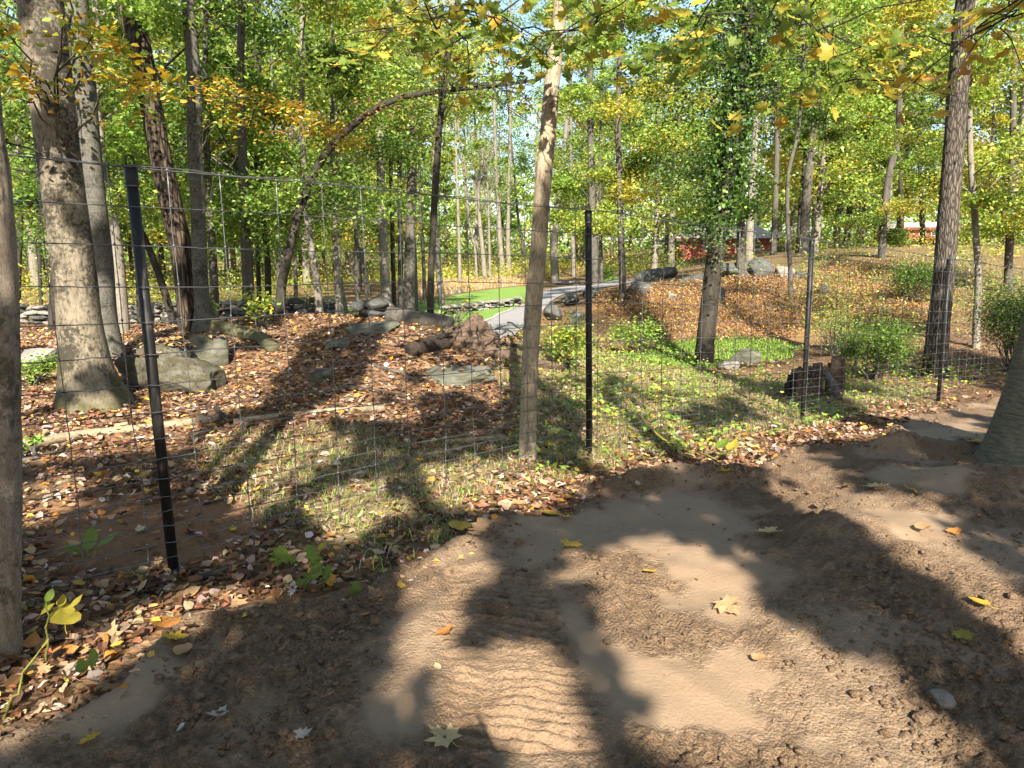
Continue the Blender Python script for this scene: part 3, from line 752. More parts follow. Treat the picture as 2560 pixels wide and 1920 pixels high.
# ------------------------------------------------------------------ houses beyond the hill
def house(name, pxl, pxr, py_base, py_eave, py_ridge, Y, label, depth, wins):
    a, c = at(pxl, py_eave, Y), at(pxr, py_eave, Y); z0 = Hs((a[0] + c[0]) / 2, Y) - 1.0; ze = a[2]; zr = at(pxl, py_ridge, Y)[2]
    z0 = min(z0, at(pxl, py_base, Y)[2])
    cx = (a[0] + c[0]) / 2; w = c[0] - a[0]; root = empty(name, (cx, Y, z0), label, "house")
    V, F = box(cx, Y + depth / 2, (z0 + ze) / 2, w, depth, ze - z0); put(mk("wall", V, F, M_RED), root)
    n = int((ze - z0) / 0.28)
    for k in range(n):
        V, F = box(cx, Y - 0.02, z0 + 0.14 + k * 0.28, w + 0.02, 0.05, 0.262); V[:4, 1] -= 0.012; put(mk("board", V, F, M_RED), root)
    ov = 0.5; x0, x1 = cx - w / 2 - ov, cx + w / 2 + ov; yr = Y + depth / 2
    V = np.array([[x0, Y - ov, ze], [x1, Y - ov, ze], [x1 - 1.2, yr, zr], [x0 + 1.2, yr, zr], [x0, Y + depth + ov, ze], [x1, Y + depth + ov, ze]]); V = np.vstack([V, V + [0, 0, 0.12]])
    F4 = [[6, 7, 8, 9], [9, 8, 11, 10], [0, 3, 2, 1], [3, 4, 5, 2], [0, 1, 7, 6], [4, 10, 11, 5]]; F3 = [[6, 9, 10], [7, 11, 8]]
    roof = put(mk("roof", V, [np.array(F4), np.array(F3)], M_ROOF), root)
    for q in range(9):
        t = q / 9; yy = Y - ov + (yr - Y + ov) * t; zz = ze + 0.12 + (zr - ze) * t
        V, F = box(cx, yy + 0.1, zz + 0.02 + 0.03, w + 2 * ov - 2.4 * t, 0.3, 0.03); V[[2, 3, 6, 7], 2] += 0.3 * (zr - ze) / (yr - Y + ov) 
        s_ = mk("shingle_course", V, F, M_ROOF); s_.parent = roof
    V, F = box(cx, Y - ov - 0.02, ze + 0.02, w + 2 * ov, 0.06, 0.30); put(mk("fascia", V, F, M_TRIM), root)
    for (wx0, wx1, wy0, wy1) in wins:
        p0, p1 = at(wx0, wy0, Y), at(wx1, wy1, Y); wx, wz = (p0[0] + p1[0]) / 2, (p0[2] + p1[2]) / 2; ww, wh = p1[0] - p0[0], p0[2] - p1[2]
        V, F = box(wx, Y - 0.055, wz, ww + 0.16, 0.06, wh + 0.16); fr = put(mk("window", V, F, M_WHITE), root)
        for sx in (-1, 1):
            for sz in (-1, 1):
                V, F = box(wx + sx * ww * 0.255, Y - 0.09, wz + sz * wh * 0.255, ww * 0.46, 0.03, wh * 0.46); g_ = mk("pane", V, F, M_GLASS); g_.parent = fr
    return root


house("house", 1700, 1930, 655, 600, 560, 70, "red board house with grey roof behind the ivy-clad trunk", 7, [(1887, 1899, 602, 622), (1840, 1852, 602, 622), (1760, 1772, 606, 626)])
house("house", 2262, 2400, 610, 572, 556, 84, "far red house glimpsed behind the tall plated trunk on the slope", 7, [(2300, 2312, 570, 588), (2330, 2342, 570, 588)])

# ------------------------------------------------------------------ foliage tools
PAL = {"g": (0.135, 0.225, 0.035), "dg": (0.045, 0.09, 0.022), "lg": (0.225, 0.345, 0.065), "yg": (0.31, 0.37, 0.07), "y": (0.52, 0.40, 0.06),
       "o": (0.46, 0.23, 0.04), "r": (0.24, 0.095, 0.05), "br": (0.17, 0.095, 0.055), "tan": (0.33, 0.225, 0.145), "pale": (0.42, 0.33, 0.27), "gold": (0.55, 0.34, 0.06), "dk": (0.09, 0.05, 0.028)}


def pal(n, mixw, r, jit=0.22):
    ks = list(mixw); w = np.array([mixw[k] for k in ks], float); w /= w.sum()
    c = np.array([PAL[k] for k in ks])[r.choice(len(ks), n, p=w)]
    return np.clip(c * (1 + r.normal(0, jit, (n, 1))) * (1 + r.normal(0, 0.07, (n, 3))), 0.008, 0.8)


def leaves(P, size, cols, r, up=0.5, asp=0.62, droop=0.3, bend=0.16):
    """bent kite leaves, 4 vertices each"""
    n = len(P); size = np.broadcast_to(np.asarray(size, float), (n,))[:, None]
    N = r.normal(size=(n, 3)); N /= np.linalg.norm(N, axis=1)[:, None]; N[:, 2] = np.abs(N[:, 2]) + up; N /= np.linalg.norm(N, axis=1)[:, None]
    A = r.normal(size=(n, 3)); A[:, 2] -= droop; A -= N * (A * N).sum(1)[:, None]; A /= np.linalg.norm(A, axis=1)[:, None] + 1e-9
    B = np.cross(N, A)
    b_ = size * bend
    V = np.stack([P - A * size * .5, P + B * size * asp * .5 - N * b_ * .5 - A * size * 0.05, P + A * size * .5 - N * b_, P - B * size * asp * .5 - N * b_ * .5 - A * size * 0.05], 1).reshape(-1, 3)
    F = np.arange(4 * n).reshape(n, 4)
    return V, F, np.repeat(cols, 4, 0)


def leaves6(P, size, cols, r, up=0.5, asp=0.6, droop=0.3, fold=0.18, bend=0.25):
    """folded oval leaves, 6 outline vertices, creased along the midrib"""
    n = len(P); size = np.broadcast_to(np.asarray(size, float), (n,))[:, None]
    N = r.normal(size=(n, 3)); N /= np.linalg.norm(N, axis=1)[:, None]; N[:, 2] = np.abs(N[:, 2]) + up; N /= np.linalg.norm(N, axis=1)[:, None]
    A = r.normal(size=(n, 3)); A[:, 2] -= droop; A -= N * (A * N).sum(1)[:, None]; A /= np.linalg.norm(A, axis=1)[:, None] + 1e-9
    B = np.cross(N, A); rs = []
    bd = r.normal(0, bend, (n, 1)); fd = r.normal(fold, fold * .6, (n, 1))
    for (u, w) in ((-.5, 0), (-.22, 1), (.18, .85), (.5, 0), (.18, -.85), (-.22, -1)):
        ww = w * asp * .5 * (r.uniform(.7, 1.15, (n, 1)) if w else 0)
        uu = u + (r.normal(0, .06, (n, 1)) if w else 0)
        rs.append(P + A * size * uu + B * size * ww + N * size * (bd * (uu ** 2 * 2 - .2) + fd * abs(w) * .5))
    V = np.stack(rs, 1).reshape(-1, 3); i = np.arange(n)[:, None] * 6
    return V, np.concatenate([i + [0, 1, 2, 3], i + [0, 3, 4, 5]]), np.repeat(cols, 6, 0)


SKYGAP = [np.array([(1120, 345), (1165, 255), (1290, 250), (1325, 320), (1290, 350)]), np.array([(1890, 390), (1900, 300), (1990, 305), (2010, 430), (1930, 440)])]


def open_gap(P, keep=0.0, r=rng):      # the two openings over the drive and the clearing stay free of leaves
    d = P - [0, 0, CAM_H]; dep = d[:, 1] * CP - d[:, 2] * SP; up = d[:, 1] * SP + d[:, 2] * CP
    q = np.stack([1280 + F_PX * d[:, 0] / dep, 960 - F_PX * up / dep], -1)
    m = np.zeros(len(P), bool)
    for g in SKYGAP: m |= inpoly(q + r.normal(0, 14, q.shape), g)
    return ~m | (r.random(len(P)) < keep)


def clump_crown(cl, nleaf, sig, size, mixw, r, flat=0.45, up=0.5, asp=0.62, gap=True, hue=0.5, fine=False):
    """leaves scattered round cluster centres cl (k,3)"""
    k = len(cl); w = r.gamma(1.1, 1.0, k) + .06; idx = r.choice(k, nleaf, p=w / w.sum())
    ks = list(mixw); dom = r.choice(len(ks), k, p=np.array([mixw[q] for q in ks]) / sum(mixw.values()))
    s = (sig * r.uniform(0.6, 1.35, k))[idx][:, None]
    g = r.normal(size=(nleaf, 3)); g = g / (1 + 0.18 * np.linalg.norm(g, axis=1)[:, None])
    P = cl[idx] + g * s * [1, 1, flat]
    P[:, 2] -= 0.10 * (g[:, 0] ** 2 + g[:, 1] ** 2) * s[:, 0]
    if gap:
        m = open_gap(P, 0.04, r); P, idx = P[m], idx[m]
    c = pal(len(P), mixw, r); cd = np.array([PAL[q] for q in ks])[dom][idx] * (1 + r.normal(0, .2, (len(P), 1)))
    c = np.clip(c * (1 - hue) + cd * hue, 0.008, 0.8)
    return (leaves6 if fine else leaves)(P, size * r.uniform(0.6, 1.25, len(P)), c, r, up, asp)


def bark_disp(seed, lobes=5, flare=0.0, flh=0.25, amp=0.03, ridges=0, wob=0.06):
    def f(th, s, rad):
        th = th + 0 * s; s_ = s + 0 * th; P = np.stack([np.cos(th) * 1.3 + seed, np.sin(th) * 1.3, s_ * 0.8], -1)
        k = 1 + wob * 2 * (fbm(P, 3, seed) - 0.5)
        P2 = np.stack([np.cos(th) * 7 + seed, np.sin(th) * 7, s_ * 6], -1); k = k + amp * 2 * (fbm(P2, 3, seed + 5) - 0.5)
        if ridges:
            P3 = np.stack([np.cos(th) * ridges, np.sin(th) * ridges, s_ * 3.0 + seed], -1); k = k - 0.10 * np.abs(2 * fbm(P3, 2, seed + 9) - 1) ** 0.6
        if flare:
            e = np.exp(-s_ / flh); k = k + flare * e * (0.55 + 0.45 * np.cos(th * lobes + seed + 1.5 * np.sin(th * 2 + seed)))
        return k
    return f


def px_path(pts, Y, dY=0.0):
    """photo points from the foot up, at depth Y (foot) drifting by dY"""
    n = len(pts); return np.array([at(p[0] * D, p[1] * D, Y + dY * i / max(1, n - 1)) for i, p in enumerate(pts)])


def grow_trunk(path, R, seed, seg=16, step=0.12, extend=6.0, endr=0.5, **kw):
    """path foot->frame top, then grown on beyond; R radii per path point"""
    path = np.asarray(path, float); R = list(R)
    if extend > 0:
        d = path[-1] - path[-2]; d /= np.linalg.norm(d); d = d * 0.6 + np.array([0, 0, 0.4]); d /= np.linalg.norm(d)
        path = np.vstack([path, path[-1] + d * extend * 0.5 + [0.1, 0, 0], path[-1] + d * extend]); R += [R[-1] * (1 + endr) / 2, R[-1] * endr]
    PR = catmull(np.column_stack([path, R]), step); P, rr = PR[:, :3], np.maximum(PR[:, 3], 0.004)
    V, F = tube(P, rr, seg, True, bark_disp(seed, **kw)); return V, F, P, rr


def axis_at(P, z):
    return np.array([np.interp(z, P[:, 2], P[:, i]) for i in range(3)])


def twig(a, b, r0, r1, r, sag=0.12, seg=5, n=6):
    t = np.linspace(0, 1, n)[:, None]; L = np.linalg.norm(b - a)
    P = a * (1 - t) + b * t + np.array([0, 0, 1]) * (sag * L * np.sin(t * math.pi)) + r.normal(0, 0.03 * L, (n, 3)) * np.sin(t * math.pi)
    return tube(P, np.linspace(r0, r1, n), seg, False)


def cyl_clusters(P, n, z0, z1, R, r, yoff=0.0, low=0.6):
    """cluster centres round a trunk path between heights"""
    z = r.uniform(z0, z1, n); rr = R * np.sqrt(r.uniform(0.03, 1, n)) * np.interp(z, [z0, (z0 + z1) / 2, z1], [low, 1, 0.75]); a = r.uniform(0, 2 * math.pi, n)
    ax = np.array([axis_at(P, min(q, P[-1][2])) for q in z])
    return np.column_stack([ax[:, 0] + rr * np.cos(a), ax[:, 1] + rr * np.sin(a) + yoff, z])


def tree(name, label, cat, pts, w, Y, mat, seed, crown=None, seg=14, step=0.15, extend=6, dY=0.0, group=None, foot=True, branch_r=0.02, **kw):
    """pts/w: photo positions and widths of the trunk from the foot up. crown: list of dicts"""
    r = np.random.default_rng(seed)
    if Y is None: Y = gp(pts[0][0] * D, pts[0][1] * D)[1]
    path = px_path(pts, Y, dY); R = [q * D * mpp(Y) / 2 for q in w]
    if foot:
        z = Hs(path[0][0], path[0][1]); d = path[0] - path[1]; d /= np.linalg.norm(d)
        path = np.vstack([path[0] + d * 0.2 if path[0][2] <= z + 0.1 else [path[0][0], path[0][1], z - 0.15], path]); R = [R[0] * 1.05] + R
    root = empty(name, (path[0][0], path[0][1], Hs(path[0][0], path[0][1])), label, cat, group)
    V, F, P, rr = grow_trunk(path, R, seed, seg, step, extend, **kw)
    g = Geo(); g.add(V, F); lg = Geo()
    for c in (crown or []):
        cl = cyl_clusters(P, c["n"], c["z0"], c["z1"], c["R"], r, c.get("yoff", 0), c.get("low", .6)) if "pts" not in c else np.array([at(q[0] * D, q[1] * D, q[2]) for q in c["pts"]])
        if "pts" in c and c.get("spread"):
            cl = np.repeat(cl, c["rep"], 0) + r.normal(0, c["spread"], (len(cl) * c["rep"], 3)) * [1, 1, c.get("sflat", .4)]
        for q in cl[: c.get("nb", 40)]:
            h = min(max(q[2] - 0.6 * np.linalg.norm(q[:2] - axis_at(P, q[2])[:2]) * c.get("rise", 0.6) + r.uniform(-.5, .7), P[0][2] + 0.8), P[-1][2] - 0.1); a = axis_at(P, h)
            V, F = twig(a, q, c.get("br", branch_r), 0.006, r); g.add(V, F)
        lg.add(*clump_crown(cl, c["leaves"], c["sig"], c["size"], c["mix"], r, c.get("flat", .45), c.get("up", .5), c.get("asp", .62), c.get("gap", True), c.get("hue", .5), "pts" in c))
    g.build("trunk", mat, root, True)
    if lg.n: lg.build("crown", M_LEAF, root)
    return root, P


TREES = []
GREEN = {"g": 4, "lg": 4.5, "yg": 1.8, "y": .25, "dg": 1.6}; YG = {"yg": 4, "y": .6, "lg": 3.8, "o": .2, "g": 3.2, "dg": 1.0}; GOLD = {"yg": 3.8, "y": 1.8, "gold": .9, "o": .4, "lg": 2.6, "g": 1.8}; GREEN2 = {"g": 5, "dg": 4, "lg": 2.2, "yg": .9, "y": .2}; BEECHY = {"y": 3, "gold": 4, "o": 2.0, "yg": 2.0, "lg": 1.4, "g": 1}
DKG = {"dg": 8, "g": 3, "lg": .3, "yg": .15}; MIXO = {"yg": 3, "y": 1.2, "o": .9, "r": .4, "g": 2.0, "lg": 2.4, "br": .3, "dg": .6}

# ------------------------------------------------------------------ the near trees, from the photo
# far-left trunk, close to the camera
tree("tree", "scaly brown trunk close by at the very edge, before the fence end", "tree", [(-25, 1440), (-24, 1300), (-22, 900), (-32, 500), (-58, 240), (-75, 0)], [140, 126, 118, 110, 102, 96], 2.75, M_LEFTB, 1, None, 40, 0.04, 7,
     flare=0.35, flh=0.10, amp=0.05, ridges=9)
# the big beech with the mossy foot
tree("beech_tree", "thick pale beech with dark blotches and a mossy flared foot", "tree", [(200, 868), (186, 800), (172, 700), (162, 600), (142, 450), (122, 300), (106, 150), (88, 0)], [138, 106, 87, 82, 81, 81, 81, 81], 7.4, M_BEECH, 2,
     [dict(pts=[(20, 60, 6.5), (60, 150, 6.2), (200, 60, 6.3), (230, 120, 6.4), (30, 260, 6.8), (250, 190, 6.6), (10, 170, 6.4), (180, 200, 7.0), (300, 100, 6.8), (280, 230, 7.0)], spread=0.28, rep=2, sflat=.35, leaves=620, sig=0.22, size=0.085, mix=BEECHY, flat=.3, up=1.0, asp=.6, nb=14, br=0.012, hue=.2),
      dict(n=22, z0=6, z1=12, R=3.5, leaves=2200, sig=.7, size=.14, mix=YG)], 36, 0.06, 8, flare=0.55, flh=0.22, amp=0.02, wob=0.04)
tree("beech_tree", "grey beech trunk with fine rings just behind the thick pale beech", "tree", [(245, 800), (228, 700), (218, 560), (205, 450), (190, 300), (176, 120), (165, 0)], [66, 50, 47, 46, 45, 44, 42], 9.6, M_BEECH2, 3,
     [dict(n=18, z0=3.6, z1=9, R=2.6, leaves=4200, sig=.5, size=.085, mix=YG, nb=12)], 28, 0.08, 7, flare=0.25, amp=0.012, wob=0.03)
tree("tree", "dark furrowed trunk leaning left, joined at the foot to a smoother one", "tree", [(412, 702), (404, 640), (392, 540), (372, 450), (345, 330), (318, 180), (298, 80), (268, 0)], [48, 44, 46, 46, 44, 42, 40, 36], 11.2, M_FURROW, 4,
     [dict(n=20, z0=4.2, z1=10, R=3, leaves=5000, sig=.55, size=.085, mix=YG, nb=12)], 40, 0.06, 7, flare=0.25, ridges=5, amp=0.03)
tree("beech_tree", "slender smooth trunk rising straight beside the dark furrowed one", "tree", [(442, 712), (437, 660), (431, 560), (428, 450), (420, 300), (420, 210), (414, 100), (406, 0)], [48, 32, 30, 29, 29, 29, 26, 24], 11.0, M_BEECH2, 5,
     [dict(pts=[(470, 190, 10), (520, 195, 9.6), (570, 210, 9.2), (610, 225, 9), (650, 245, 8.9), (690, 265, 9), (540, 240, 9.5), (600, 255, 9.2), (640, 280, 9.3), (720, 300, 9.5), (480, 250, 10)], spread=0.16, rep=2, sflat=.3, leaves=1100, sig=0.24, size=0.07, mix=BEECHY, flat=.28, up=1.2, asp=.55, nb=8, br=0.009, hue=.2, rise=0.5),
      dict(n=16, z0=4.5, z1=9, R=2.6, leaves=3200, sig=.5, size=.085, mix=YG, nb=10)], 28, 0.08, 7, flare=0.3, amp=0.012)
# the arching tree
tree("arching_tree", "slim tree bent over in a long arch towards the pale tan tree", "tree", [(604, 694), (608, 620), (620, 560), (645, 460), (672, 390), (705, 330), (745, 285), (800, 243), (860, 213), (930, 200), (1010, 190), (1080, 184), (1165, 172)], [23, 20, 19, 18, 17, 16, 15, 13, 12, 11, 10, 8, 5], 12.6, M_DARK, 6,
     [dict(pts=[(1000, 205, 12.4), (1060, 215, 12.2), (1120, 200, 12.2), (1140, 240, 12.0), (1180, 220, 12), (930, 225, 12.4), (1010, 250, 12.3), (1100, 260, 12.2), (1170, 300, 12), (860, 235, 12.5), (960, 270, 12.4)], spread=.2, rep=2, leaves=750, sig=.34, size=.07, mix={"g": 3, "dg": 2, "lg": 1, "o": 1.2, "r": .7}, nb=22, br=.010, rise=-0.4),
      dict(pts=[(740, 360, 12.6), (700, 420, 12.8), (800, 420, 12.4), (650, 330, 12.9), (620, 400, 13)], spread=.35, rep=2, leaves=1500, sig=.4, size=.08, mix=GREEN, nb=10, br=.01)], 18, 0.1, 0, amp=0.02, wob=.03)
tree("tree", "slim dark upright trunk crossing the arch behind the fence", "tree", [(930, 672), (931, 600), (935, 500), (942, 380), (950, 270), (960, 180), (975, 70), (990, 0)], [15, 14, 14, 14, 13, 13, 12, 11], 11.6, M_DARK, 7,
     [dict(pts=[(940, 90, 10.6), (1000, 60, 10.2), (900, 40, 10.5), (860, 110, 10.6), (1050, 110, 10.2), (980, 150, 10.4)], spread=.3, rep=2, leaves=900, sig=.4, size=.08, mix=YG, nb=12, br=.008)], 14, 0.1, 5)
# the pale tan tree right at the fence
tree("pale_tree", "pale tan trunk standing at the fence line left of the centre post", "tree", [(1139, 990), (1141, 900), (1145, 780), (1152, 660), (1163, 540), (1170, 430), (1182, 300), (1192, 180), (1202, 90), (1211, 0)], [41, 37, 36, 37, 35, 34, 33, 31, 29, 27], 6.15, M_SMOOTH, 8,
     [dict(n=14, z0=5.5, z1=9.5, R=2.4, leaves=1400, sig=.5, size=.12, mix=YG, nb=8)], 30, 0.05, 6, flare=0.30, flh=.11, amp=0.02, wob=0.09)
# right foreground trunk, leaning out of the frame
tree("tree", "leaning greenish trunk in the foreground at the dirt edge, flared foot", "tree", [(2225, 1030), (2238, 960), (2262, 860), (2285, 760), (2310, 650), (2350, 400), (2390, 100)], [250, 190, 165, 155, 150, 140, 130], 5.7, M_RINGED, 9, None, 44, 0.04, 7, flare=0.12, flh=0.15, amp=0.012, wob=0.04)
# ivy-clad trunk
iv_pts = [(1521, 790), (1524, 740), (1532, 660), (1540, 590), (1556, 480), (1572, 370), (1586, 270), (1602, 170), (1614, 80), (1624, 0)]
tr_iv, P_iv = tree("ivy_clad_tree", "dark trunk wrapped in hanging green ivy on the hillside foot", "tree", iv_pts, [44, 40, 38, 38, 36, 36, 34, 33, 31, 30], None, M_DARK, 10,
     [dict(pts=[(1450, 200, 16), (1430, 260, 16), (1480, 330, 15.6), (1500, 420, 15.5), (1450, 380, 15.5), (1520, 150, 15.8), (1660, 160, 16.2), (1660, 260, 16), (1640, 330, 16), (1480, 480, 15.6), (1530, 510, 15.4), (1550, 240, 15.8)], spread=.35, rep=2, leaves=5200, sig=.55, size=.075, mix=DKG, flat=.7, nb=26, br=.012),
      dict(n=14, z0=5.5, z1=11, R=3, leaves=2500, sig=.7, size=.11, mix=DKG)], 26, 0.1, 6, flare=.22, ridges=4)
r = np.random.default_rng(77); n = 5200                      # ivy leaves hugging the stem
n = 9500; zi = r.uniform(H(P_iv[0:1, 0], P_iv[0:1, 1])[0] + 2.9, 9.5, n); ax = np.array([axis_at(P_iv, q) for q in zi]); a = r.uniform(0, 6.283, n)
dens = 0.23 + np.abs(r.normal(0, 0.13, n)) * np.interp(zi, [0.8, 2.5, 9], [0.4, 0.8, 1.5]); Pv = ax + np.column_stack([np.cos(a) * dens, np.sin(a) * dens, r.normal(0, .1, n)])
g = Geo(); g.add(*leaves(Pv, r.uniform(.06, .11, n), pal(n, DKG, r), r, 0.1, .75, .8)); put(g.build("ivy", M_LEAF), tr_iv); 
tree("tree", "tall straight plated trunk with a patch of sun, behind the last post", "tree", [(2018, 815), (2026, 720), (2036, 620), (2046, 500), (2054, 400), (2062, 300), (2070, 190), (2078, 90), (2086, 0)], [52, 46, 43, 42, 41, 40, 40, 38, 36], None, M_LOCUST, 11,
     [dict(n=26, z0=5.0, z1=10, R=3.6, leaves=4200, sig=.6, size=.1, mix=YG, nb=12)], 40, 0.06, 7, flare=.15, ridges=5, amp=.03)

# ------------------------------------------------------------------ the wood behind: trunks read off the photo
def S_(*a): return [(x / D, y / D) for x, y in a]


